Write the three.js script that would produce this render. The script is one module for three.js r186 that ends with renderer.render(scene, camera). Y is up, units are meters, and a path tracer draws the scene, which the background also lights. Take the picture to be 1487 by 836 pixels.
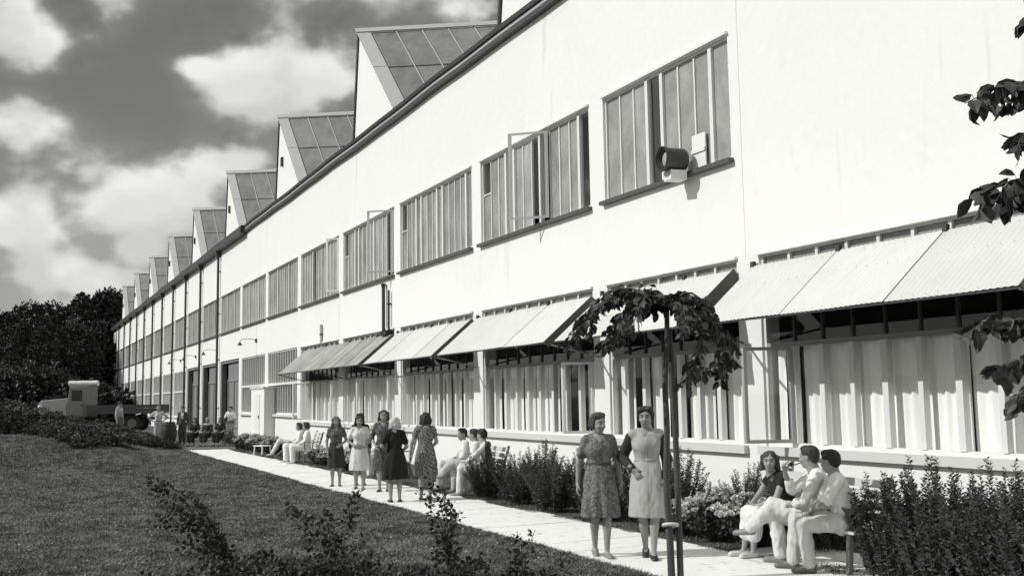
import * as THREE from 'three';
import { mergeGeometries, mergeVertices } from 'three/addons/utils/BufferGeometryUtils.js';
import { ImprovedNoise } from 'three/addons/math/ImprovedNoise.js';

// ---------- camera, sky, sun, exposure ----------
const W = 1487, Hh = 836, FOC = 1500;
const scene = new THREE.Scene();
const rad = (d) => d * Math.PI / 180;
const camera = new THREE.PerspectiveCamera(2 * Math.atan(Hh / 2 / FOC) * 180 / Math.PI, W / Hh, 0.1, 900);
const V = (x, y, z) => new THREE.Vector3(x, y, z);
const CAM = V(17.25, 1.85, 10.39);
const yaw = rad(64.24), pit = rad(6.07), rol = rad(-0.89);
const R0 = V(Math.cos(yaw), 0, -Math.sin(yaw)), B0 = V(Math.sin(yaw), 0, Math.cos(yaw));
const U1 = V(0, Math.cos(pit), 0).addScaledVector(B0, Math.sin(pit));
const BK = V(0, -Math.sin(pit), 0).addScaledVector(B0, Math.cos(pit));
const RT = R0.clone().multiplyScalar(Math.cos(rol)).addScaledVector(U1, Math.sin(rol));
const UP = R0.clone().multiplyScalar(-Math.sin(rol)).addScaledVector(U1, Math.cos(rol));
camera.quaternion.setFromRotationMatrix(new THREE.Matrix4().makeBasis(RT, UP, BK));
camera.position.copy(CAM);
scene.add(camera);
// a pixel of the photograph as a direction, and that direction followed to a depth or to a level
const ray = (px, py) => RT.clone().multiplyScalar((px - W / 2) / FOC).addScaledVector(UP, -(py - Hh / 2) / FOC).sub(BK);
const atDepth = (px, py, d) => CAM.clone().addScaledVector(ray(px, py), d);
const onGround = (px, py, y = 0) => { const r = ray(px, py); return CAM.clone().addScaledVector(r, (y - CAM.y) / r.y); };
const onWall = (px, py, z = 0) => { const r = ray(px, py); return CAM.clone().addScaledVector(r, (z - CAM.z) / r.z); };

function rng(seed) { let s = seed >>> 0; return () => { s = (s + 0x6D2B79F5) >>> 0; let t = s; t = Math.imul(t ^ (t >>> 15), t | 1); t ^= t + Math.imul(t ^ (t >>> 7), t | 61); return ((t ^ (t >>> 14)) >>> 0) / 4294967296; }; }
const perlin = new ImprovedNoise();
const smooth = (a, b, x) => { const t = Math.min(1, Math.max(0, (x - a) / (b - a))); return t * t * (3 - 2 * t); };
const lerp = (a, b, t) => a + (b - a) * t;
function fbm(x, y, z, oct = 4) { let a = 0.5, s = 0, n = 0; for (let i = 0; i < oct; i++) { s += a * perlin.noise(x, y, z); n += a; x = x * 2.03 + 7.1; y = y * 2.03 + 3.7; z = z * 2.03 + 1.3; a *= 0.5; } return s / n; }

function makeSky() {
  const w = 4096, h = 2048, data = new Float32Array(w * h * 4);
  const clouds = [];   // azimuth, elevation (degrees), half widths, weight
  const see = [[8, 20, 70, 60, .95], [68, 66, 48, 30, 1.05], [150, 12, 34, 40, .45], [22, 178, 62, 34, 1.05], [330, 98, 62, 34, .85], [450, 100, 80, 48, 1.15], [400, 150, 90, 34, .8], [285, 95, 30, 14, .55],
    [235, 272, 90, 52, 1.1], [340, 240, 62, 34, 1.0], [200, 310, 80, 30, .75], [28, 330, 46, 40, 1.2], [60, 270, 90, 40, .5], [170, 408, 84, 24, 1.1], [200, 362, 34, 16, .8], [110, 380, 70, 24, .4], [60, 408, 60, 24, .5], [690, 8, 44, 26, .8], [80, 450, 160, 22, .6]];
  const toAng = (d) => { d.normalize(); return [Math.atan2(d.z, d.x), Math.asin(d.y)]; };
  for (const [px, py, rx, ry, a] of see) { const [az, el] = toAng(ray(px, py)); clouds.push([az, el, rx / FOC, ry / FOC, a]); }
  const [azc] = toAng(ray(330, 200));
  const rr = rng(77);
  for (let i = 0; i < 420; i++) {
    const el = Math.asin(rr() * 0.97 + 0.02), az = (rr() * 2 - 1) * Math.PI;
    let da = Math.abs(az - azc); if (da > Math.PI) da = 2 * Math.PI - da;
    if (da < 0.42 && el < 0.44) continue;
    const s = 0.035 + rr() * 0.09; clouds.push([az, el, s * 1.6, s * 0.75, 0.6 + rr() * 0.6]);
  }
  const D = new Float32Array(w * h);
  for (const [az, el, sx, sy, a] of clouds) {
    const r0 = Math.max(h / 2, Math.floor(((el - 2.6 * sy) / Math.PI + 0.5) * h)), r1 = Math.min(h - 1, Math.ceil(((el + 2.6 * sy) / Math.PI + 0.5) * h));
    for (let j = r0; j <= r1; j++) {
      const e = ((j + 0.5) / h - 0.5) * Math.PI, ce = Math.max(0.05, Math.cos(e)), ey = ((e - el) / sy) ** 2;
      const half = Math.min(w / 2, Math.ceil(2.6 * sx / ce / (2 * Math.PI) * w)), c0 = Math.round((az / (2 * Math.PI) + 0.5) * w);
      for (let k = -half; k < half; k++) { const q = k / w * 2 * Math.PI * ce / sx; D[j * w + ((c0 + k) % w + w) % w] += a * Math.exp(-(q * q + ey)); }
    }
  }
  const A = new Float32Array(w * h);
  for (let j = h / 2; j < h; j++) {
    const e = ((j + 0.5) / h - 0.5) * Math.PI, ce = Math.cos(e), se = Math.sin(e);
    for (let i = 0; i < w; i++) {
      const p = j * w + i, az = ((i + 0.5) / w - 0.5) * 2 * Math.PI, x = ce * Math.cos(az), z = ce * Math.sin(az);
      const d0 = D[p]; let q = d0;
      if (d0 > 0.06) q += d0 > 0.06 ? Math.min(1, d0 * 2.2) * (1.15 * fbm(x * 11, se * 17, z * 11, 7) + 0.34 * fbm(x * 44, se * 60, z * 44, 4)) : 0;
      A[p] = smooth(0.34, 1.0, q) * 0.9 + 0.1 * smooth(0.0, 0.55, q);
    }
  }
  for (let j = 0; j < h; j++) {
    const e = ((j + 0.5) / h - 0.5) * Math.PI;
    for (let i = 0; i < w; i++) {
      const p = j * w + i; let v;
      if (j < h / 2) v = 0.12;
      else {
        const el = e * 180 / Math.PI;
        const base = 0.145 + 0.5 * Math.exp(-el / 6.5) + 0.02 * Math.exp(-el / 25);
        const a = A[p], up = A[Math.min(h - 1, j + 14) * w + i], up2 = A[Math.min(h - 1, j + 34) * w + i];
        const cl = 0.96 - 0.13 * up * a - 0.15 * up2 * a * a;
        v = lerp(base, cl, a * 0.95);
      }
      data[p * 4] = v; data[p * 4 + 1] = v * 1.008; data[p * 4 + 2] = v * 0.97; data[p * 4 + 3] = 1;
    }
  }
  const t = new THREE.DataTexture(data, w, h, THREE.RGBAFormat, THREE.FloatType);
  t.mapping = THREE.EquirectangularReflectionMapping; t.magFilter = THREE.LinearFilter; t.minFilter = THREE.LinearFilter; t.wrapS = THREE.RepeatWrapping; t.needsUpdate = true;
  return t;
}
scene.background = makeSky();
scene.environment = scene.background;
const SUN = V(-0.208, 0.602, 0.771).normalize();
const sun = new THREE.DirectionalLight(new THREE.Color().setRGB(1, 0.995, 0.965), 3.5);
sun.position.copy(SUN).multiplyScalar(150).add(V(-30, 0, 0)); sun.target.position.set(-30, 0, 0);
sun.castShadow = true; sun.shadow.mapSize.set(4096, 4096);
Object.assign(sun.shadow.camera, { left: -95, right: 60, top: 70, bottom: -60, near: 1, far: 320 });
scene.add(sun, sun.target);
const renderer = new THREE.WebGLRenderer({ antialias: true });
renderer.toneMapping = THREE.LinearToneMapping; renderer.toneMappingExposure = 0.94;
renderer.shadowMap.enabled = true; renderer.setSize(1024, 575);

// ---------- helpers ----------
const G = (v) => new THREE.Color().setRGB(v, v * 1.006, v * 0.98);
const mat = (v, rough = 0.85, extra = {}) => new THREE.MeshStandardMaterial({ color: G(v), roughness: rough, metalness: 0, ...extra });
const taken = {};
function numbered(n) { const k = taken[n] = (taken[n] ?? -1) + 1; return k ? `${n}_${String(k).padStart(3, '0')}` : n; }
function tag(o, label, category, group, kind) { if (label) o.userData.label = label; if (category) o.userData.category = category; if (group) o.userData.group = group; if (kind) o.userData.kind = kind; return o; }
function thing(name, label, category, pos = [0, 0, 0], turn = 0, group) { const o = new THREE.Group(); o.name = numbered(name); o.position.set(...pos); o.rotation.y = turn; tag(o, label, category, group); scene.add(o); return o; }
function part(name, geom, m, parent) { const o = new THREE.Mesh(geom, m); o.name = parent === scene ? numbered(name) : name; o.castShadow = o.receiveShadow = true; parent.add(o); return o; }
function structure(name, geom, m) { const o = part(name, geom, m, scene); o.userData.kind = 'structure'; return o; }
function copyOf(o, pos, turn, label, scl) { const c = o.clone(); c.name = numbered(o.name.replace(/_\d{3}$/, '')); c.userData = { ...o.userData }; c.position.set(...pos); c.rotation.y = turn; if (scl) c.scale.set(...(Array.isArray(scl) ? scl : [scl, scl, scl])); if (label) c.userData.label = label; scene.add(c); return c; }
// uv in metres from the dominant axis of each face
function metreUV(g) {
  if (g.index) g = g.toNonIndexed();
  const p = g.attributes.position, n = p.count, uv = new Float32Array(n * 2);
  const a = V(), b = V(), c = V();
  for (let i = 0; i < n; i += 3) {
    a.fromBufferAttribute(p, i); b.fromBufferAttribute(p, i + 1); c.fromBufferAttribute(p, i + 2);
    const nn = b.clone().sub(a).cross(c.clone().sub(a)); const ax = Math.abs(nn.x), ay = Math.abs(nn.y), az = Math.abs(nn.z);
    for (let k = 0; k < 3; k++) { const x = p.getX(i + k), y = p.getY(i + k), z = p.getZ(i + k); let u, v; if (az >= ax && az >= ay) { u = x; v = y; } else if (ax >= ay) { u = z; v = y; } else { u = x; v = z; } uv[(i + k) * 2] = u; uv[(i + k) * 2 + 1] = v; }
  }
  g.setAttribute('uv', new THREE.BufferAttribute(uv, 2));
  return g;
}
const merge = (list) => list.length === 1 ? list[0] : mergeGeometries(list);
const flat = (g) => { const q = g.index ? g.toNonIndexed() : g; for (const k of Object.keys(q.attributes)) if (!['position', 'normal', 'uv'].includes(k)) q.deleteAttribute(k); return q; };
// box from corner to corner
function bx(x0, x1, y0, y1, z0, z1) { const g = new THREE.BoxGeometry(x1 - x0, y1 - y0, z1 - z0); g.translate((x0 + x1) / 2, (y0 + y1) / 2, (z0 + z1) / 2); return metreUV(g); }
// square bar between two points
function bar(a, b, w, d = w, up = V(0, 1, 0)) {
  const dir = b.clone().sub(a), L = dir.length(); dir.normalize(); let s = dir.clone().cross(up); if (s.lengthSq() < 1e-6) s = dir.clone().cross(V(1, 0, 0)); s.normalize(); const u = s.clone().cross(dir);
  const g = new THREE.BoxGeometry(w, d, L); g.applyMatrix4(new THREE.Matrix4().makeBasis(s, u, dir.clone().negate()).setPosition(a.clone().add(b).multiplyScalar(0.5))); return metreUV(g);
}
function tube(pts, r, rad2 = 6, seg = 0) { const c = new THREE.CatmullRomCurve3(pts); return flat(new THREE.TubeGeometry(c, seg || pts.length * 3, r, rad2)); }
// tapered tube along points
function limb(pts, r0, r1, n = 6) {
  const c = new THREE.CatmullRomCurve3(pts), seg = Math.max(3, pts.length * 3), g = new THREE.TubeGeometry(c, seg, 1, n), p = g.attributes.position;
  for (let i = 0; i <= seg; i++) { const q = c.getPointAt(i / seg), r = lerp(r0, r1, i / seg); for (let k = 0; k <= n; k++) { const j = i * (n + 1) + k; p.setXYZ(j, q.x + (p.getX(j) - q.x) * r, q.y + (p.getY(j) - q.y) * r, q.z + (p.getZ(j) - q.z) * r); } }
  return flat(g);
}
function cyl(a, b, r0, r1 = r0, n = 12) { const d = b.clone().sub(a), g = new THREE.CylinderGeometry(r1, r0, d.length(), n); g.applyQuaternion(new THREE.Quaternion().setFromUnitVectors(V(0, 1, 0), d.clone().normalize())); g.translate((a.x + b.x) / 2, (a.y + b.y) / 2, (a.z + b.z) / 2); return flat(g); }
// computed grey texture; fn(u, v) gives a tone 0..1 (linear); the texture covers size metres
function tex(n, fn, size, linear = false) {
  const d = new Uint8Array(n * n * 4);
  for (let j = 0; j < n; j++) for (let i = 0; i < n; i++) { let v = Math.min(1, Math.max(0, fn(i / n, j / n))); if (!linear) v = v <= 0.0031308 ? v * 12.92 : 1.055 * Math.pow(v, 1 / 2.4) - 0.055; const o = (j * n + i) * 4; d[o] = v * 255; d[o + 1] = Math.min(255, v * 256); d[o + 2] = v * (linear ? 255 : 251); d[o + 3] = 255; }
  const t = new THREE.DataTexture(d, n, n); t.wrapS = t.wrapT = THREE.RepeatWrapping; t.magFilter = THREE.LinearFilter; t.minFilter = THREE.LinearMipmapLinearFilter; t.generateMipmaps = true; if (!linear) t.colorSpace = THREE.SRGBColorSpace; t.repeat.set(1 / (Array.isArray(size) ? size[0] : size), 1 / (Array.isArray(size) ? size[1] : size)); t.needsUpdate = true; return t;
}
// noise that tiles over 0..1
function tnoise(u, v, f, oct = 4, seed = 0) { let s = 0, a = 0.5, n = 0; for (let o = 0; o < oct; o++) { const cu = Math.cos(u * 2 * Math.PI) * f / 6.283, su = Math.sin(u * 2 * Math.PI) * f / 6.283, cv = Math.cos(v * 2 * Math.PI) * f / 6.283, sv = Math.sin(v * 2 * Math.PI) * f / 6.283; s += a * (perlin.noise(cu + seed, su + cv, sv - seed) + perlin.noise(su + 31.7 - seed, cv + 11.3, cu - sv + seed)) * 0.8; n += a; a *= 0.55; f *= 2; } return s / n; }
const white = { map: null };
const wmat = (t, rough, extra = {}) => new THREE.MeshStandardMaterial({ color: new THREE.Color(1, 1, 1), map: t, roughness: rough, ...extra });

// ---------- ground ----------
const terr = (x, z) => 0.62 * smooth(-12, -27, x) * smooth(4.9, 7.6, z) + 4.2 * smooth(-70, -128, x) * smooth(-0.5, 9, z + 6 * smooth(-113, -125, x)) ;
{
  const xs = [], zs = [];
  for (let x = -420; x < -130; x += 12) xs.push(x); for (let x = -130; x < 30; x += 2) xs.push(x); for (let x = 30; x <= 150; x += 12) xs.push(x);
  for (let z = -260; z < -20; z += 16) zs.push(z); for (let z = -20; z < 40; z += 1.5) zs.push(z); for (let z = 40; z <= 300; z += 16) zs.push(z);
  const pos = [], uv = [], idx = [];
  for (const z of zs) for (const x of xs) { pos.push(x, terr(x, z) - ((x > -112 && x < 21 && z < -1) ? 0.05 : 0), z); uv.push(x, z); }
  const n = xs.length;
  for (let j = 0; j < zs.length - 1; j++) for (let i = 0; i < n - 1; i++) { const a = j * n + i; idx.push(a, a + n, a + 1, a + 1, a + n, a + n + 1); }
  const g = new THREE.BufferGeometry(); g.setAttribute('position', new THREE.Float32BufferAttribute(pos, 3)); g.setAttribute('uv', new THREE.Float32BufferAttribute(uv, 2)); g.setIndex(idx); g.computeVertexNormals();
  const t = tex(512, (u, v) => 0.05 + 0.02 * tnoise(u, v, 5, 4, 3) + 0.018 * tnoise(u, v, 40, 3, 9), 9);
  structure('lawn_ground', g, wmat(t, 0.95));
}
const lawnEnd = (z) => z < 6 ? lerp(-24.5, -29.5, (z - 4.5) / 1.5) : lerp(-29.5, -36.5, (z - 6) / 4.5);
{ // flower bed under the facade
  const t = tex(256, (u, v) => 0.05 + 0.03 * tnoise(u, v, 12, 4, 5) + 0.02 * tnoise(u, v, 60, 2, 1), 3);
  structure('flower_bed', bx(-24, 21.5, -0.1, 0.012, 0.02, 2.86), wmat(t, 0.95, { bumpMap: tex(256, (u, v) => 0.5 + 0.5 * tnoise(u, v, 22, 4, 8), 3, true), bumpScale: 0.04 }));
  const ty = tex(256, (u, v) => 0.1 + 0.05 * tnoise(u, v, 12, 4, 15) + 0.03 * tnoise(u, v, 60, 2, 11), 3);
  structure('yard_ground', bx(-58, -24.2, -0.1, 0.008, 0.02, 4.35), wmat(ty, 0.95));
}
{ // paved path with its slabs
  const tm = tex(256, (u, v) => 0.6 + 0.06 * tnoise(u, v, 20, 4, 2), 2);
  const base = structure('path', bx(-24.6, 16, -0.1, 0.02, 2.86, 4.44), wmat(tm, 0.95));
  const ts = [1, 2, 3].map((s) => wmat(tex(256, (u, v) => { const n = tnoise(u, v, 6, 4, s * 3); return 0.78 + 0.05 * n + 0.06 * tnoise(u, v, 50, 3, s) - (tnoise(u, v, 9, 3, s + 20) > 0.33 ? 0.16 : 0); }, 1.7), 0.92));
  const r = rng(5); let x = -24.5, k = 0;
  while (x < 15.8) {
    const L = 0.7 + r() * 0.35, cut = 3.55 + (r() - 0.5) * 0.4;
    for (const [a, b] of [[2.8 + (r() - 0.5) * 0.12, cut - 0.008], [cut + 0.008, 4.5 + (r() - 0.5) * 0.07]]) {
      const h = 0.03 + r() * 0.004, g = bx(x, x + L - 0.006 - r() * 0.006, -0.04, h, a, b), p = g.attributes.position;
      for (let i = 0; i < p.count; i++) if (p.getY(i) > 0) p.setY(i, h + 0.004 * Math.sin(p.getX(i) * 7 + p.getZ(i) * 5)); 
      part('paving_slab', g, ts[k++ % 3], base);
    }
    x += L;
  }
  for (let i = 0; i < 5; i++) for (let j = 0; j < 2; j++) part('paving_slab', bx(7.2 + i * 0.62, 7.2 + i * 0.62 + 0.6, -0.04, 0.03 + r() * 0.006, 1.66 + j * 0.57, 1.66 + j * 0.57 + 0.55), ts[(i + j) % 3], base);
}

// ---------- factory building ----------
const factory = thing('factory_building', 'long white two storey factory with glazed sawtooth roof', 'building', [0, 0, 0]);
const wallTex = tex(1024, (u, v) => { const big = tnoise(u, v, 5, 4, 4), streak = tnoise(u, v * 0.12, 46, 3, 7), fine = tnoise(u, v, 90, 2, 3); return 0.80 + 0.03 * big + 0.022 * fine - 0.1 * smooth(0.2, 0.6, streak) * smooth(-0.1, 0.4, tnoise(u, v, 4, 2, 12)); }, [14, 14]);
const wallBump = tex(512, (u, v) => 0.5 + 0.4 * tnoise(u, v, 60, 3, 6) + 0.3 * tnoise(u, v, 6, 2, 2), 3, true);
const M = {
  wall: wmat(wallTex, 0.93, { bumpMap: wallBump, bumpScale: 0.0015 }),
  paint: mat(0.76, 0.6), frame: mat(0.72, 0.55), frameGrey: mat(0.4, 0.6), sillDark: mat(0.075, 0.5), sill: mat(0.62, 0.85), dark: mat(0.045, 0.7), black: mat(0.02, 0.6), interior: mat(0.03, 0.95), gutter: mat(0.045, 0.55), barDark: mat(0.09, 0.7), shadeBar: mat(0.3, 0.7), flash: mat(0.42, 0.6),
  clear: new THREE.MeshPhysicalMaterial({ color: 0xffffff, roughness: 0.03, transmission: 1, thickness: 0, ior: 1.5 }),
  film: new THREE.MeshPhysicalMaterial({ color: 0xffffff, roughness: 0.05, transmission: 1, thickness: 0, ior: 1.5 }),
  wood: wmat(tex(256, (u, v) => 0.2 + 0.07 * tnoise(u, v * 0.1, 40, 3, 2) + 0.03 * tnoise(u, v, 8, 2, 4), 2), 0.8),
};
// wired glass: dust tone with cloud reflections painted in as mottling, panes differ
const dustSkyGlass = [0, 1, 2, 3].map((s) => wmat(tex(256, (u, v) => 0.27 + s * 0.025 + 0.2 * tnoise(u, v, 3, 5, s * 5 + 1) + 0.03 * tnoise(u, v, 60, 2, s), [2.2, 2.6]), 0.22));
const WIN = [];   // holes in the facade
const bayX = (k) => k >= -7 ? 6 * k : -42 + 6.15 * (k + 7);
for (let k = 0; k >= -18; k--) WIN.push({ x0: bayX(k), x1: bayX(k) + (k === 0 ? 4.0 : k < -7 ? 5.55 : 5.43), y0: 5.66, y1: 7.73, kind: 'upper', k });
for (let k = 1; k >= -4; k--) WIN.push({ x0: k === 1 ? 4.57 : bayX(k), x1: k === 1 ? 10.05 : k === 0 ? 4.03 : bayX(k) + 5.43, y0: 1.06, y1: 3.99, kind: 'lower', k });
for (const k of [-5, -6]) WIN.push({ x0: bayX(k), x1: bayX(k) + 5.43, y0: 1.3, y1: 4.05, kind: 'plain', k });
for (const k of [-7, -8, -9]) WIN.push({ x0: bayX(k), x1: bayX(k) + 5.3, y0: 0.02, y1: 4.1, kind: 'door', k });
for (let k = -10; k >= -18; k--) WIN.push({ x0: bayX(k), x1: bayX(k) + 5.55, y0: 0.9, y1: 4.0, kind: 'plain', k });
const XL = -113.2, XR = 21;
{
  const s = new THREE.Shape([[XL, -0.05], [XR, -0.05], [XR, 10.4], [XL, 10.4]].map(([x, y]) => new THREE.Vector2(x, y)));
  for (const w of WIN) s.holes.push(new THREE.Path([[w.x0, w.y0], [w.x0, w.y1], [w.x1, w.y1], [w.x1, w.y0]].map(([x, y]) => new THREE.Vector2(x, y))));
  const g = new THREE.ExtrudeGeometry(s, { depth: 0.35, bevelEnabled: false }); g.translate(0, 0, -0.35);
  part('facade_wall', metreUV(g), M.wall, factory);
  part('end_wall', merge([bx(XL + 0.002, XL + 0.35, -0.05, 10.4, -22, -0.352)]), M.wall, factory);
  part('end_wall', merge([bx(XR - 0.35, XR - 0.002, -0.05, 10.4, -22, -0.352)]), M.wall, factory);
  part('rear_wall', bx(XL + 0.002, XR - 0.002, -0.05, 10.4, -22.35, -22.002), M.wall, factory);
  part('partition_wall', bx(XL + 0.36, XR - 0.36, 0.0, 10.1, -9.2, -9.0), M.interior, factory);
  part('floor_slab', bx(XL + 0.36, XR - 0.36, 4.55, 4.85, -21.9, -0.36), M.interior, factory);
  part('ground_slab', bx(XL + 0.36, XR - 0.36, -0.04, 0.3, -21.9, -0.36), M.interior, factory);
  part('roof_deck', bx(XL, XR, 10.402, 10.56, -22.35, -0.01), M.dark, factory);
  // low plinth line and the plaster joint down the right of the first window
  part('plaster_joint', bx(4.255, 4.268, 4.0, 10.3, 0.0, 0.004), mat(0.66, 0.9), factory);
}
const rp = rng(11);
function hexa(c) { // eight corners: 0-3 one face, 4-7 the opposite one
  const f = [[0, 1, 2, 3], [7, 6, 5, 4], [0, 4, 5, 1], [1, 5, 6, 2], [2, 6, 7, 3], [3, 7, 4, 0]], pos = [];
  for (const [a, b, d, e] of f) for (const i of [a, b, d, a, d, e]) pos.push(c[i].x, c[i].y, c[i].z);
  const g = new THREE.BufferGeometry(); g.setAttribute('position', new THREE.Float32BufferAttribute(pos, 3)); g.computeVertexNormals(); return metreUV(g);
}
// a leaf of window opened on its hinge: bars merged, panes separate
function casement(win, hx, dir, w, y0, y1, ang, n, glass, m = M.frame) {
  const c = Math.cos(ang) * dir, sn = Math.sin(ang), P = (t, y, o) => V(hx + c * t * w + o * -sn * dir * dir, y, 0.0 + sn * t * w + o * c * dir);
  const b = 0.05, bars = [], q = (t0, t1, a, d) => hexa([P(t0, a, -0.02), P(t1, a, -0.02), P(t1, d, -0.02), P(t0, d, -0.02), P(t0, a, 0.02), P(t1, a, 0.02), P(t1, d, 0.02), P(t0, d, 0.02)]);
  const tb = b / w; bars.push(q(0, tb, y0, y1), q(1 - tb, 1, y0, y1), q(tb, 1 - tb, y0, y0 + b), q(tb, 1 - tb, y1 - b, y1));
  for (let i = 1; i < n; i++) { const t = i / n; bars.push(q(t - 0.014 / w, t + 0.014 / w, y0 + b, y1 - b)); }
  part('open_casement', merge(bars), m, win);
  const qg = (t0, t1) => hexa([P(t0, y0 + b, -0.002), P(t1, y0 + b, -0.002), P(t1, y1 - b, -0.002), P(t0, y1 - b, -0.002), P(t0, y0 + b, 0.002), P(t1, y0 + b, 0.002), P(t1, y1 - b, 0.002), P(t0, y1 - b, 0.002)]);
  for (let i = 0; i < n; i++) part('casement_pane', qg(i / n + (i ? 0.016 / w : tb), (i + 1) / n - (i < n - 1 ? 0.016 / w : tb)), glass, win);
}
function upperWindow(w, n, opt = {}) {
  const { x0, x1, y0, y1 } = w, zf = -0.05, zb = -0.13, b = 0.05, far = w.k < -5;
  const bars = [bx(x0, x0 + b, y0, y1, zb, zf), bx(x1 - b, x1, y0, y1, zb, zf), bx(x0 + b, x1 - b, y0, y0 + b, zb, zf), bx(x0 + b, x1 - b, y1 - b, y1, zb, zf)];
  const win = part('window', merge(bars), M.frame, factory);
  const open = opt.open || [], step = (x1 - x0 - 2 * b) / n, mull = [];
  for (let i = 1; i < n; i++) { const heavy = (opt.heavy || [4, 8]).includes(i), x = x0 + b + i * step, h = heavy ? 0.045 : 0.019; mull.push(bx(x - h, x + h, y0 + b, y1 - b, heavy ? -0.12 : -0.11, heavy ? -0.03 : -0.06)); }
  part('mullion', merge(mull), M.frame, win);
  const inset = (i) => (opt.heavy || [4, 8]).includes(i) ? 0.045 : i === 0 || i === n ? 0 : 0.019;
  const panes = [];
  for (let i = 0; i < n; i++) {
    if (open.includes(i)) continue;
    const a = x0 + b + i * step + inset(i), c = x0 + b + (i + 1) * step - inset(i + 1), zt = (rp() - 0.5) * 0.006;
    let top = y1 - b; if (opt.vent === i) { const ym = lerp(y0, y1, 0.58); top = ym; mull.length = 0; part('glazing_bar', bx(a, c, ym, ym + 0.03, -0.11, -0.06), M.frame, win); }
    const g = bx(a, c, y0 + b, top, -0.092 + zt, -0.086 + zt);
    if (far) panes.push(g); else part('pane', g, (opt.clear || []).includes(i) ? M.clear : dustSkyGlass[Math.floor(rp() * 4)], win);
  }
  if (panes.length) { const o = part('panes', merge(panes), dustSkyGlass[Math.floor(rp() * 4)], win); o.name = 'pane'; }
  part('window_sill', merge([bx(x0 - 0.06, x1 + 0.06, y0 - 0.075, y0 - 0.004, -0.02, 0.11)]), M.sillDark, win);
  part('added_shadow_lip', bx(x0 - 0.02, x1 + 0.02, y1 + 0.004, y1 + 0.05, -0.02, 0.055), M.paint, win);  // lip added above the opening to cast a shadow line
  return win;
}
for (const w of WIN.filter((q) => q.kind === 'upper')) {
  if (w.k === 0) upperWindow(w, 8, { heavy: [3, 4, 7], clear: [3] });
  else if (w.k === -1) { const win = upperWindow(w, 12, { heavy: [3, 4, 7, 11], vent: 0, open: [6, 7], clear: [11] }); const hx = w.x0 + 0.05 + 8 * (5.33 / 12); casement(win, hx, -1, 0.88, 5.74, 7.68, rad(48), 1, M.film, M.frameGrey); }
  else if (w.k === -2) upperWindow(w, 13, { heavy: [3, 4, 7, 8, 12], vent: 0 });
  else if (w.k === -3) { const win = upperWindow(w, 13, { heavy: [3, 4, 8], vent: 0, open: [11, 12] }); casement(win, w.x1 - 0.04, -1, 0.85, 5.74, 7.68, rad(52), 1, M.film, M.frameGrey); }
  else if (w.k === -4) { const win = upperWindow(w, 13, { heavy: [4, 9], open: [4, 12], }); casement(win, w.x1 - 0.04, -1, 0.48, 5.74, 7.68, rad(50), 1, M.film, M.frame); }
  else upperWindow(w, 13, { heavy: [4, 9] });
}
// curtains: a hung sheet in folds
const curtainMat = [wmat(tex(128, (u, v) => 0.92 + 0.03 * tnoise(u, v, 20, 3, 2), 0.8), 0.95), wmat(tex(128, (u, v) => 0.86 + 0.05 * tnoise(u, v, 20, 3, 6), 0.8), 0.95)];
function curtain(win, x0, x1, y0, y1, seed, m) {
  const n = Math.max(6, Math.round((x1 - x0) / 0.025)), g = new THREE.PlaneGeometry(x1 - x0, y1 - y0, n, 6), p = g.attributes.position, ph = seed * 3.1, f = 30 + seed % 3 * 7;
  for (let i = 0; i < p.count; i++) { const x = p.getX(i), y = p.getY(i); p.setZ(i, 0.022 * Math.sin(x * f + ph + 0.3 * Math.sin(y * 2 + ph)) + 0.012 * Math.sin(x * f * 0.37 + ph * 2)); }
  g.translate((x0 + x1) / 2, (y0 + y1) / 2, -0.22); g.computeVertexNormals(); part('curtain', metreUV(g.toNonIndexed()), m, win);
}
const TR = 2.55;
const sheet = (x0, x1, y0, y1, z) => metreUV(new THREE.PlaneGeometry(x1 - x0, y1 - y0).translate((x0 + x1) / 2, (y0 + y1) / 2, z));
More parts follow.
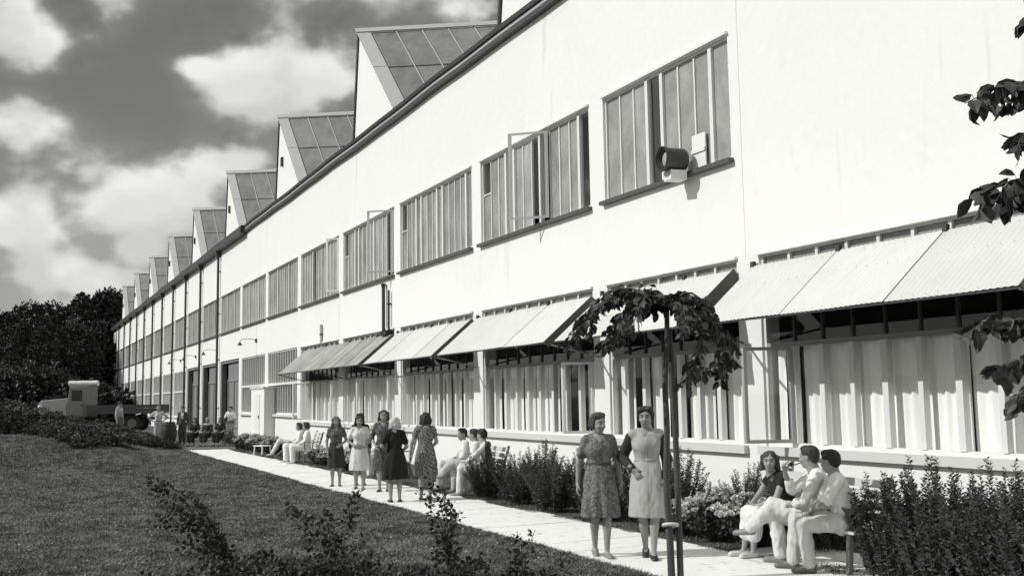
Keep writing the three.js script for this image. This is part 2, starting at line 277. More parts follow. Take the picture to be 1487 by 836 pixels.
function lowerWindow(w) {
  const { x0, x1, y0, y1, k } = w, b = 0.06, zb = -0.13, zf = -0.04, r = rng(100 + k);
  const bars = [bx(x0, x0 + b, y0, y1, zb, zf), bx(x1 - b, x1, y0, y1, zb, zf), bx(x0 + b, x1 - b, y0, y0 + b, zb, zf), bx(x0 + b, x1 - b, y1 - 0.03, y1, zb, zf)];
  const win = part('window', merge(bars), M.frame, factory);
  part('transom', bx(x0 + b, x1 - b, TR, TR + 0.07, zb, zf), M.shadeBar, win);  // transom greyed in its colour to paint in awning shade
  const n = k === 0 ? 7 : 9, step = (x1 - x0 - 2 * b) / n;
  const openL = k === 1 ? [0] : k === 0 ? [] : k === -1 ? [8] : k === -2 ? [0] : k === -3 ? [0, 5] : [1];
  const bare = k === 1 ? [0, 7] : k === 0 ? [1, 3, 5] : k === -1 ? [6, 7] : k === -2 ? [5] : k === -3 ? [2] : [3];
  const headBars = [], topBars = [];
  for (let i = 1; i < n; i++) { const x = x0 + b + i * step, wide = i % 2 ? 0.05 : 0.07; part('post', bx(x - wide / 2 - 0.015, x + wide / 2 + 0.015, y0 + b, TR, -0.125, -0.02), M.frame, win); topBars.push(bx(x - 0.017, x + 0.017, TR + 0.07, y1 - 0.24, -0.11, -0.06)); headBars.push(bx(x - 0.028, x + 0.028, y1 - 0.24, y1 - 0.03, -0.11, -0.03)); }
  part('fanlight_bar', merge([...headBars, bx(x0 + b, x1 - b, y1 - 0.285, y1 - 0.242, -0.12, -0.04)]), M.frame, win);
  part('glazing_bar', merge(topBars), M.barDark, win);  // same bars in a dark tone, painting the shade below the awning
  for (let i = 0; i < n; i++) {
    const a = x0 + b + i * step, c = a + step;
    part('pane', sheet(a + 0.018, c - 0.018, TR + 0.07, y1 - 0.29, -0.088), M.clear, win); part('fanlight_pane', bx(a + 0.03, c - 0.03, y1 - 0.24, y1 - 0.03, -0.085, -0.08), dustSkyGlass[(i + k + 9) % 4], win);
    if (!openL.includes(i)) part('pane', sheet(a + 0.045, c - 0.045, y0 + b, TR, -0.088), M.clear, win);
    if (!bare.includes(i)) curtain(win, a - 0.01 + (r() < 0.3 ? r() * 0.12 : 0), c + 0.01 - (r() < 0.3 ? r() * 0.14 : 0), y0 + 0.02, TR + 0.02, i + k * 5 + 40, curtainMat[Math.floor(r() * 2)]);
    else if (r() < 0.5) curtain(win, a + 0.01, a + 0.2, y0 + 0.02, TR, i + 9, curtainMat[0]);
  }
  const sl = bx(x0 - 0.1, x1 + 0.12, y0 - 0.13, y0 - 0.002, -0.03, 0.09); part('window_sill', sl, M.sill, win);
  part('added_shadow_lip', bx(x0 - 0.02, x1 + 0.02, y1 + 0.004, y1 + 0.05, -0.02, 0.055), M.paint, win);  // added lip, there for the shadow along the window top
  for (const i of openL) { const hx = x0 + b + (k === 1 ? 1 : k === -1 ? 9 : i + 1) * step; casement(win, hx, -1, step * (k === 1 ? 1.25 : 1.05), y0 + 0.07, TR - 0.01, rad(k === 1 ? 68 : 62), 1, M.clear, k === 1 ? M.frameGrey : M.frame); }
  return win;
}
for (const w of WIN.filter((q) => q.kind === 'lower')) lowerWindow(w);
for (const w of WIN.filter((q) => q.kind === 'plain')) {
  const { x0, x1, y0, y1, k } = w, b = 0.06, tr = 2.56, far = k < -7, n = far ? 9 : 12, step = (x1 - x0 - 2 * b) / n;
  const win = part('window', merge([bx(x0, x0 + b, y0, y1, -0.13, -0.04), bx(x1 - b, x1, y0, y1, -0.13, -0.04), bx(x0 + b, x1 - b, y0, y0 + b, -0.13, -0.04), bx(x0 + b, x1 - b, y1 - b, y1, -0.13, -0.04), bx(x0 + b, x1 - b, tr, tr + 0.1, -0.13, 0.0)]), M.frame, factory);
  const ms = [], ps = [];
  for (let i = 0; i < n; i++) { const a = x0 + b + i * step; if (i) ms.push(bx(a - 0.025, a + 0.025, y0 + b, tr, -0.11, -0.05), bx(a - 0.025, a + 0.025, tr + 0.1, y1 - b, -0.11, -0.05)); ps.push(bx(a + 0.03, a + step - 0.03, y0 + b, tr, -0.092, -0.087), bx(a + 0.03, a + step - 0.03, tr + 0.1, y1 - b, -0.092, -0.087)); }
  part('mullion', merge(ms), M.frame, win);
  part('pane', merge(ps), far ? dustSkyGlass[Math.floor(rp() * 4)] : M.clear, win);
  part('window_sill', bx(x0 - 0.06, x1 + 0.06, y0 - 0.1, y0 - 0.004, -0.02, 0.12), M.sill, win);
}
// three tall goods doors: boarded leaves standing ajar in deep openings
for (const w of WIN.filter((q) => q.kind === 'door')) {
  const { x0, x1, y1 } = w, m = (x0 + x1) / 2, door = part('goods_door', merge([bx(x0, x0 + 0.12, 0.02, y1, -0.3, -0.06), bx(x1 - 0.12, x1, 0.02, y1, -0.3, -0.06), bx(x0 + 0.12, x1 - 0.12, y1 - 0.14, y1, -0.3, -0.06)]), M.wood, factory);
  const n = 8; for (let i = 0; i < n; i++) { const a = lerp(x0 + 1.5, x1 - 0.14, i / n); part('board', bx(a, lerp(x0 + 1.5, x1 - 0.14, (i + 1) / n) - 0.012, 0.04, y1 - 0.15, -0.24 - (i % 2) * 0.008, -0.18 - (i % 2) * 0.008), M.wood, door); }
  part('cross_rail', merge([bx(x0 + 1.5, x1 - 0.14, 0.5, 0.64, -0.175, -0.14), bx(x0 + 1.5, x1 - 0.14, 2.95, 3.09, -0.175, -0.14), bx(x0 + 1.5, x0 + 1.62, 0.64, 2.95, -0.175, -0.141), bx(x1 - 0.3, x1 - 0.18, 0.64, 2.95, -0.175, -0.141), bx(m + 0.55, m + 0.67, 0.64, 2.95, -0.175, -0.141)]), M.wood, door);
}
// shallow white porch projecting between the far windows
{
  const pr = part('porch', merge([bx(-31.3, -28.55, 0, 2.44, 0.002, 0.46), bx(-31.38, -28.48, 2.442, 2.5, 0.002, 0.52)]), M.wall, factory);
  part('porch_step', bx(-31.4, -28.4, -0.02, 0.14, 0.462, 0.9), M.sill, pr);
  part('porch_door', bx(-30.5, -29.4, 0.16, 2.2, 0.462, 0.48), M.paint, pr);
  part('porch_handle', bx(-29.55, -29.5, 1.1, 1.24, 0.481, 0.52), M.dark, pr);
}
// eaves: flashing, gutter, and the deeper box gutter of the far half
{
  const wavy = (y0, y1, z0, z1, xa, xb, m, nm) => { const g = new THREE.BoxGeometry(xb - xa, y1 - y0, z1 - z0, 60, 1, 1); g.translate((xa + xb) / 2, (y0 + y1) / 2, (z0 + z1) / 2); const p = g.attributes.position; for (let i = 0; i < p.count; i++) p.setY(i, p.getY(i) + 0.014 * Math.sin(p.getX(i) * 0.55) + 0.01 * Math.sin(p.getX(i) * 1.31 + 1)); part(nm, metreUV(g), m, factory); };
  wavy(10.38, 10.5, 0.0, 0.15, -35, XR, M.gutter, 'gutter');
  wavy(10.51, 10.61, 0.0, 0.12, -35, XR, M.flash, 'roof_edge');
  wavy(10.62, 10.74, -0.06, 0.17, -35, XR, M.black, 'roof_edge'); wavy(10.67, 10.74, -0.06, 0.3, XL, -35.02, M.black, 'roof_edge');
  wavy(10.33, 10.66, 0.0, 0.34, XL, -35.02, M.gutter, 'gutter');
  part('roof_kerb', bx(XL, XR, 10.562, 10.72, -0.5, -0.07), M.flash, factory);
}
const PIPES = []; for (let j = 0; j < 11; j++) PIPES.push(-42.35 - 6.15 * j);
for (const x of PIPES) { const p = part('downpipe', merge([cyl(V(x, 0.05, 0.14), V(x, 10.35, 0.14), 0.07, 0.07, 10), bx(x - 0.16, x + 0.16, 10.05, 10.32, 0.03, 0.28)]), M.gutter, factory); for (const y of [1.5, 4.2, 6.8, 9.2]) part('pipe_bracket', bx(x - 0.09, x + 0.09, y, y + 0.05, 0.0, 0.16), M.dark, p); }
// sawtooth skylights, their ridges running askew to the facade
const panelTex = [0, 1, 2].map((s) => wmat(tex(256, (u, v) => 0.185 + s * 0.015 + 0.075 * tnoise(u, v, 5, 5, s * 3 + 2) + 0.035 * tnoise(u, v * 0.3, 40, 3, s), 2.5), 0.45));
const TOOTH = [-4.75, -17.07, -29.27, -42.0, -54.4, -66.8, -79.5, -92.2, -104.7];
TOOTH.forEach((ax, ti) => {
  const A = V(ax, 14.84, -0.3), rv = V(0.53, 0, -0.848), LX = 3.91, LY = 3.81, sl = V(LX, -LY, 0), nrm = rv.clone().cross(sl).normalize(); if (nrm.y < 0) nrm.negate();
  const P = (d, t, o = 0) => A.clone().addScaledVector(rv, d).addScaledVector(sl, t).addScaledVector(nrm, o);
  const back = (d, y) => A.clone().addScaledVector(rv, d).add(V(-0.66 * y, -4.24 * y, 0));
  const D = 12;
  const gable = new THREE.Shape([[-0.66, -4.28], [0, 0], [LX, -LY], [LX, -4.28]].map(([x, y]) => new THREE.Vector2(x, y)));
  const gg = new THREE.ExtrudeGeometry(gable, { depth: 0.25, bevelEnabled: false }); gg.translate(ax, 14.84, -0.55);
  const tooth = part('sawtooth_skylight', metreUV(gg), M.wall, factory);
  // body under the glazing
  part('roof_slope', merge([hexa([P(0.25, 0, -0.03), P(D, 0, -0.03), P(D, 1.04, -0.03), P(0.25, 1.04, -0.03), P(0.25, 0, -0.2), P(D, 0, -0.2), P(D, 1.04, -0.2), P(0.25, 1.04, -0.2)])]), M.dark, tooth);
  part('north_glazing', hexa([back(0.3, 0.03), back(D, 0.03), back(D, 1), back(0.3, 1), back(0.3, 0.03).add(V(0.15, 0, 0)), back(D, 0.03).add(V(0.15, 0, 0)), back(D, 1).add(V(0.15, 0, 0)), back(0.3, 1).add(V(0.15, 0, 0))]), M.gutter, tooth);
  part('corner_board', hexa([back(0, -0.01).add(V(-0.1, 0, 0.05)), back(0, -0.01).add(V(0.03, 0, 0.05)), back(0, 1).add(V(0.03, 0, 0.05)), back(0, 1).add(V(-0.1, 0, 0.05)), back(0.4, -0.01).add(V(-0.1, 0, 0)), back(0.4, -0.01).add(V(0.03, 0, 0)), back(0.4, 1).add(V(0.03, 0, 0)), back(0.4, 1).add(V(-0.1, 0, 0))]), M.black, tooth);
  const slab = (d0, d1, t0, t1, o0, o1) => hexa([P(d0, t0, o1), P(d1, t0, o1), P(d1, t1, o1), P(d0, t1, o1), P(d0, t0, o0), P(d1, t0, o0), P(d1, t1, o0), P(d0, t1, o0)]);
  part('verge_board', merge([slab(-0.1, 0.38, -0.004, 0.49, -0.025, 0.06), slab(-0.1, 0.38, 0.494, 1.0, -0.025, 0.055)]), M.flash, tooth);
  part('ridge_cap', merge([slab(-0.12, D, -0.03, 0.022, 0.062, 0.1)]), M.flash, tooth);
  const pitch = 0.93, cols = ti < 2 ? 7 : 5, ribs = [];
  for (let c = 0; c < 12; c++) {
    const d0 = 0.4 + c * pitch, d1 = d0 + pitch - 0.05;
    ribs.push(slab(d0 + pitch - 0.045, d0 + pitch - 0.005, 0.0, 1.02, -0.025, 0.05));
    if (c < cols) for (const [t0, t1] of [[0.02, 0.488], [0.5, 1.02]]) part('glass_panel', slab(d0, d1, t0, t1, -0.028, t0 < 0.4 ? 0.022 : 0.012), panelTex[Math.floor(rp() * 3)], tooth);
  }
  part('glazing_rib', merge(ribs), M.flash, tooth);
  part('cross_bar', slab(0.39, D, 0.489, 0.499, -0.02, 0.03), M.dark, tooth);
  if (ti > 1) part('vent_hood', merge([bx(ax + 0.55, ax + 0.75, 12.45, 12.85, -0.3, -0.2)]), M.dark, tooth);
});
// two dark pipes standing on the facade above the awnings
{
  const pp = thing('wall_pipe', 'tall of two black pipes rising up the white wall above the awning', 'pipe', [-13.3, 3.95, 0.1]); part('pipe', cyl(V(0, 0, 0), V(0, 1.45, 0), 0.055), M.dark, pp); part('pipe_cap', cyl(V(0, 1.4, 0), V(0, 1.5, 0), 0.075), M.black, pp); part('base_flange', bx(-0.15, 0.42, -0.12, 0.02, -0.1, 0.08), M.black, pp);
  const p2 = thing('wall_pipe', 'thinner of two black pipes rising up the white wall above the awning', 'pipe', [-12.85, 3.95, 0.08]); part('pipe', cyl(V(0, 0.03, 0), V(0, 1.25, 0), 0.035), M.dark, p2); part('pipe_bracket', bx(-0.05, 0.05, 0.8, 0.85, -0.08, 0.04), M.black, p2);
  const p3 = thing('vent_pipe', 'short pale grey pipe stub on the white wall above the dark weathered awning', 'pipe', [-20.7, 4.0, 0.06]); part('pipe', cyl(V(0, 0, 0), V(0, 0.7, 0), 0.05), M.flash, p3); part('pipe_bracket', bx(-0.07, 0.07, 0.3, 0.35, -0.06, 0.05), M.dark, p3);
}
// lamps on the wall over the doors
{
  let proto; const spots = [-32.4, -42.9, -50.6, -57.2];
  const lab = ['dark wall lamp on an arm between the porch and the goods doors', 'dark wall lamp over the goods door next to the white porch', 'dark wall lamp over the middle goods door', 'dark wall lamp over the goods door farthest from the porch'];
  spots.forEach((x, i) => {
    if (i) { copyOf(proto, [x, 4.62, 0], 0, lab[i], 0.75); return; }
    proto = thing('wall_lamp', lab[0], 'lamp', [x, 4.62, 0], 0, 'lamps on the factory wall'); proto.scale.setScalar(0.75);
    part('mount', merge([bx(-0.1, 0.1, 0.05, 0.3, 0.0, 0.1)]), M.dark, proto);
    part('arm', tube([V(0, 0.2, 0.08), V(-0.2, 0.3, 0.5), V(-0.35, 0.22, 0.95), V(-0.35, 0.08, 1.0)], 0.018), M.dark, proto);
    part('lamp_shade', flat(new THREE.LatheGeometry([[0.02, 0.12], [0.06, 0.1], [0.1, 0.0], [0.17, -0.1], [0.16, -0.1], [0.09, -0.01], [0.02, 0.09]].map(([a, b]) => new THREE.Vector2(a, b)), 14).translate(-0.35, -0.02, 1.0)), M.dark, proto);
    part('bulb', flat(new THREE.SphereGeometry(0.05, 8, 6).translate(-0.35, -0.08, 1.0)), mat(0.6, 0.2), proto);
  });
}
// awnings of corrugated sheet on struts
{
  const am = [0, 1, 2].map((s) => wmat(tex(256, (u, v) => 0.56 + s * 0.02 + 0.05 * tnoise(u, v, 5, 4, s + 3) - 0.05 * smooth(0.2, 0.6, tnoise(u * 1, v * 0.1, 30, 3, s)), 3), 0.75));
  const worn = [0, 1].map((s) => wmat(tex(256, (u, v) => 0.3 + s * 0.04 + 0.12 * tnoise(u, v, 4, 4, s + 3) - 0.16 * smooth(0.1, 0.5, tnoise(u, v * 0.12, 34, 3, s + 6)), 3), 0.85));
  const T = V(0, 3.83, 0.06), Bt = V(0, 2.91, 1.15), len = T.distanceTo(Bt), sd = Bt.clone().sub(T).normalize(), nr = V(0, -sd.z, sd.y); if (nr.y < 0) nr.negate();
  const list = [[4.5, 10.05, 3, am, 'white corrugated awning beside the pillar with the open casement, over the bench of three'], [-0.1, 4.02, 3, am, 'white corrugated awning behind the staked weeping tree'], [-6.15, -0.5, 3, am, 'pale corrugated awning between the staked tree and the bench of three men'], [-12.1, -6.5, 4, am, 'pale corrugated awning behind the standing group of women'], [-23.0, -12.55, 7, worn, 'weathered grey awning with the two black pipes above it']];
  const r = rng(31);
  for (const [xa, xb, n, ms, label] of list) {
    const a = thing('awning', label, 'awning', [0, 0, 0], 0, 'awnings along the factory wall');
    const sw = (xb - xa) / n;
    for (let i = 0; i < n; i++) {
      const x0 = xa + i * sw + (i ? 0.012 : 0), x1 = xa + (i + 1) * sw, nx = Math.round((x1 - x0) / 0.013), ny = 3, tilt = (r() - 0.5) * 0.02, pos = [], idx = [];
      const H = 0.0045, per = 0.088;
      for (let side = 0; side < 2; side++) for (let j = 0; j <= ny; j++) for (let q = 0; q <= nx; q++) {
        const x = lerp(x0, x1, q / nx), d = len * j / ny, o = H * Math.sin(x / per * 2 * Math.PI) + tilt * (q / nx) - side * 0.004 + 0.004 * Math.sin(x * 3 + d * 2);
        pos.push(x, T.y + sd.y * d + nr.y * o, T.z + sd.z * d + nr.z * o);
      }
      const N = (nx + 1) * (ny + 1);
      for (let j = 0; j < ny; j++) for (let q = 0; q < nx; q++) { const A = j * (nx + 1) + q, B = A + 1, C = A + nx + 1, E = C + 1; idx.push(A, C, B, B, C, E, A + N, B + N, C + N, B + N, E + N, C + N); }
      for (let q = 0; q < nx; q++) { const A = ny * (nx + 1) + q; idx.push(A, A + N, A + 1, A + 1, A + N, A + 1 + N); }
      const g = new THREE.BufferGeometry(); g.setAttribute('position', new THREE.Float32BufferAttribute(pos, 3)); g.setIndex(idx); g.computeVertexNormals();
      const uv = []; for (let s2 = 0; s2 < pos.length; s2 += 3) uv.push(pos[s2], pos[s2 + 2] * 1.4); g.setAttribute('uv', new THREE.Float32BufferAttribute(uv, 2));
      const sheet = part('awning_sheet', g, ms[(i + (xa | 0) + 30) % ms.length], a);
      const rv = []; for (const d of [0.12, 0.55, len - 0.06]) for (let x = x0 + 0.06; x < x1 - 0.03; x += 0.176) { const s2 = new THREE.SphereGeometry(0.007, 5, 3); s2.translate(x, T.y + sd.y * d + nr.y * 0.006, T.z + sd.z * d + nr.z * 0.006); rv.push(flat(s2)); }
      part('rivets', merge(rv), M.frameGrey, sheet).name = 'rivet_row';
      part('hinge', merge([bx(x0 - 0.03, x0 + 0.04, 3.78, 3.9, 0.03, 0.09)]), M.gutter, a);
    }
    const off = (y) => V(0, sd.y * y, sd.z * y);
    { const L2 = (x, d) => V(x, T.y + sd.y * d - nr.y * 0.02, T.z + sd.z * d - nr.z * 0.02), q2 = nr.clone().multiplyScalar(-0.006), cs = [L2(xa + 0.01, 0.03), L2(xb - 0.01, 0.03), L2(xb - 0.01, len - 0.05), L2(xa + 0.01, len - 0.05)]; part('added_shade_sheet', hexa([...cs, ...cs.map((v) => v.clone().add(q2))]), M.barDark, a); }  // dark sheet added below the awning to deepen shade on the windows
    const bars = [bar(V(xa, 2.9, 1.12), V(xb, 2.9, 1.12), 0.035), bar(V(xa, 3.7, 0.1), V(xb, 3.7, 0.1), 0.03), bar(V(xa, 3.33, 0.55), V(xb, 3.33, 0.55), 0.03)];
    part('frame_bar', merge(bars), M.gutter, a);
    const ends = []; for (const x of [xa + 0.02, xb - 0.02, ...(n > 4 ? [(xa + xb) / 2] : [])]) ends.push(x);
    for (const x of ends) { part('strut', merge([bar(V(x, 2.89, 1.13), V(x + (x > (xa + xb) / 2 + 0.1 ? 0.3 : -0.28), 2.62, 0.01), 0.03)]), x > xb - 0.1 ? M.frameGrey : M.gutter, a); }
    const e = (x, d, o) => V(x, T.y + sd.y * d + nr.y * o, T.z + sd.z * d + nr.z * o);
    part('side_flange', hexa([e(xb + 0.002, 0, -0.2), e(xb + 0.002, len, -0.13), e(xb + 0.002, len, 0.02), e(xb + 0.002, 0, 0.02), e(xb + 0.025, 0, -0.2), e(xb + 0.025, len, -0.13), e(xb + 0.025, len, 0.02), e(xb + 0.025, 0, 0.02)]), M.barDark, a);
  }
}
// horn loudspeaker in the upper window
{
  const c = onWall(978, 232, 0.3), ls = thing('loudspeaker', 'dark drum shaped loudspeaker mounted in the upper factory window', 'loudspeaker', [c.x, c.y, 0.28]);
  ls.rotation.y = rad(-8);
  const prof = [[0.0, -0.2], [0.17, -0.2], [0.2, -0.16], [0.2, 0.12], [0.215, 0.2], [0.225, 0.25], [0.205, 0.25], [0.19, 0.18], [0.08, 0.02], [0, 0.0]].map(([a, b]) => new THREE.Vector2(a, b));
  part('horn', flat(new THREE.LatheGeometry(prof, 28).rotateX(Math.PI / 2)), mat(0.035, 0.4), ls);
  part('diaphragm', flat(new THREE.SphereGeometry(0.13, 16, 10).scale(1, 1, 0.35).translate(0, 0, 0.15)), mat(0.35, 0.6), ls);
  part('bracket', merge([bx(-0.14, 0.14, -0.36, -0.2, -0.16, 0.14)]), M.frame, ls);
  part('bracket_arm', bar(V(0, -0.28, -0.1), V(-0.15, -0.3, -0.36), 0.05), M.dark, ls);
  const bd = thing('mounting_board', 'pale board behind the loudspeaker in the upper window', 'board', [c.x + 0.3, 5.66, 0]);
  part('panel', bx(-0.19, 0.19, 0.05, 0.62, -0.045, -0.02), M.paint, bd); part('batten', bx(-0.19, 0.19, 0.3, 0.36, -0.019, 0.005), M.paint, bd);
}

// ---------- vegetation ----------
class Leaves {
  constructor() { this.p = []; this.c = []; }
  tri(a, b, c, t) { for (const v of [a, b, c]) { this.p.push(v.x, v.y, v.z); this.c.push(t, t * 1.008, t * 0.965); } }
  // folded kite
  kite(o, d, s, len, wid, fold, t) {
    const n = d.clone().cross(s).normalize(), m = o.clone().addScaledVector(d, len * 0.45), tip = o.clone().addScaledVector(d, len);
    const l = m.clone().addScaledVector(s, wid / 2).addScaledVector(n, fold * wid), r = m.clone().addScaledVector(s, -wid / 2).addScaledVector(n, fold * wid);
    this.tri(o, l, tip, t); this.tri(o, tip, r, t * 0.94);
  }
  // oval leaf, slightly curled
  oval(o, d, s, len, wid, t, curl = 0.15) {
    const n = d.clone().cross(s).normalize(), P = (a, b, c) => o.clone().addScaledVector(d, len * a).addScaledVector(s, wid * b).addScaledVector(n, len * c);
    const ax = [P(0, 0, 0), P(0.3, 0, curl * 0.25), P(0.65, 0, curl * 0.3), P(1, 0, -curl * 0.5)], L = [P(0.22, 0.36, curl * 0.6), P(0.55, 0.5, curl * 0.7), P(0.85, 0.24, curl * 0.1)], R = [P(0.22, -0.36, curl * 0.6), P(0.55, -0.5, curl * 0.7), P(0.85, -0.24, curl * 0.1)];
    for (const S of [L, R]) { const k = S === L ? t : t * 0.93; this.tri(ax[0], S[0], ax[1], k); this.tri(ax[1], S[0], S[1], k); this.tri(ax[1], S[1], ax[2], k); this.tri(ax[2], S[1], S[2], k); this.tri(ax[2], S[2], ax[3], k); }
  }
  build() { const g = new THREE.BufferGeometry(); g.setAttribute('position', new THREE.Float32BufferAttribute(this.p, 3)); g.setAttribute('color', new THREE.Float32BufferAttribute(this.c, 3)); g.computeVertexNormals(); return g; }
}
const leafMat = new THREE.MeshStandardMaterial({ color: 0xffffff, vertexColors: true, roughness: 0.6, side: THREE.DoubleSide });
const bark = wmat(tex(128, (u, v) => 0.075 + 0.04 * tnoise(u, v * 0.3, 24, 3, 2), 0.5), 0.95), stemMat = mat(0.06, 0.9);
const rvec = (r) => { const z = r() * 2 - 1, a = r() * 6.2832, q = Math.sqrt(1 - z * z); return V(q * Math.cos(a), z, q * Math.sin(a)); };
const perp = (d, r) => { const s = rvec(r).cross(d); return s.lengthSq() < 1e-6 ? V(1, 0, 0) : s.normalize(); };

// upright, spired border shrub
function spiredShrub(name, label, seed, wide, high, stems, group) {
  const r = rng(seed), t = thing(name, label, 'shrub', [0, 0, 0], 0, group), L = new Leaves(), st = [];
  for (let i = 0; i < stems; i++) {
    const a = r() * 6.2832, q = Math.sqrt(r()) * wide / 2, b = V(Math.cos(a) * q * 0.5, 0, Math.sin(a) * q * 0.5), h = high * (0.62 + 0.38 * r()) * (1 - 0.35 * (q / (wide / 2)) ** 2), top = V(Math.cos(a) * q * 1.15 + (r() - 0.5) * 0.1, h, Math.sin(a) * q * 1.15 + (r() - 0.5) * 0.1), mid = b.clone().lerp(top, 0.5).add(V((r() - 0.5) * 0.05, 0.05, (r() - 0.5) * 0.05));
    st.push(limb([b, mid, top], 0.006, 0.002, 3));
    const n = Math.round(h * 100), tone = 0.026 + r() * 0.026;
    for (let k = 0; k < n; k++) {
      const f = 0.1 + 0.9 * (k + r()) / n, p = f < 0.5 ? b.clone().lerp(mid, f * 2) : mid.clone().lerp(top, f * 2 - 1), az = k * 2.4 + r(), up = 0.25 + r() * 0.75, d = V(Math.cos(az), up, Math.sin(az)).normalize();
      const len = (0.042 + 0.03 * r()) * (1.15 - 0.5 * f); L.kite(p, d, perp(d, r), len, len * 0.42, (r() - 0.5) * 0.3, tone * (0.7 + 0.7 * r()));
    }
  }
  part('foliage', L.build(), leafMat, t); part('stems', merge(st), stemMat, t).name = 'stem';
  return t;
}
// low bush with white flower heads
function flowerBush(label, seed, wide, high, heads, group) {
  const r = rng(seed), t = thing('flower_bush', label, 'flower bush', [0, 0, 0], 0, group), L = new Leaves(), F = new Leaves(), st = [];
  const top = (a, q) => high * (0.55 + 0.45 * Math.cos(q * 1.4)) * (0.85 + 0.3 * r());
  for (let i = 0; i < 60; i++) { const a = r() * 6.28, q = Math.sqrt(r()), x = Math.cos(a) * q * wide / 2, z = Math.sin(a) * q * wide / 2, h = top(a, q); st.push(limb([V(x * 0.25, 0, z * 0.25), V(x * 0.7, h * 0.5, z * 0.7), V(x, h, z)], 0.005, 0.002, 3));
    for (let k = 0; k < 34; k++) { const f = 0.25 + 0.75 * r(), p = V(x * lerp(0.25, 1, f), h * f, z * lerp(0.25, 1, f)).add(rvec(r).multiplyScalar(0.05)), d = rvec(r).add(V(0, 0.4, 0)).normalize(), len = 0.045 + 0.03 * r(); L.kite(p, d, perp(d, r), len, len * 0.6, 0.15, 0.035 + 0.04 * r()); } }
  for (let i = 0; i < heads; i++) { const a = r() * 6.28, q = Math.sqrt(r()) * 0.95, c = V(Math.cos(a) * q * wide / 2, top(a, q) + 0.02, Math.sin(a) * q * wide / 2), R = 0.03 + 0.032 * r(); for (let k = 0; k < 26; k++) { const d = rvec(r); d.y = Math.abs(d.y) * 0.9; d.normalize(); F.kite(c.clone().addScaledVector(d, R * 0.3), d, perp(d, r), R, R * 0.8, 0.2, 0.55 + 0.2 * r()); } }
  part('foliage', L.build(), leafMat, t); part('blossoms', F.build(), leafMat, t).name = 'blossom'; part('stems', merge(st), stemMat, t).name = 'stem';
  return t;
}
// broad dark bush
function broadBush(name, label, seed, wide, high, n, leaf, group, tone = 0.028) {
  const r = rng(seed), t = thing(name, label, 'bush', [0, 0, 0], 0, group), L = new Leaves(), st = [], cl = [];
  for (let i = 0; i < 16; i++) { const a = r() * 6.28, q = Math.sqrt(r()); cl.push([V(Math.cos(a) * q * wide * 0.36, high * (0.3 + 0.5 * r()) * (1 - 0.3 * q), Math.sin(a) * q * wide * 0.36), (0.2 + 0.16 * r()) * high]); st.push(limb([V(0, 0, 0), cl[i][0].clone().multiplyScalar(0.55).add(V(0, 0.05, 0)), cl[i][0]], 0.02, 0.006, 4)); }
  for (let i = 0; i < n; i++) { const [c, R] = cl[Math.floor(r() * 16)], o = rvec(r), p = c.clone().addScaledVector(o, R * (0.45 + 0.7 * r())); if (p.y < 0.02) p.y = 0.02 + r() * 0.1; const d = o.add(rvec(r).multiplyScalar(0.8)).normalize(), len = leaf * (0.7 + 0.6 * r()); L.kite(p, d, perp(d, r), len, len * 0.55, 0.15, tone * (0.6 + 0.9 * r())); }
  part('foliage', L.build(), leafMat, t); part('stems', merge(st), stemMat, t).name = 'stem';
  return t;
}
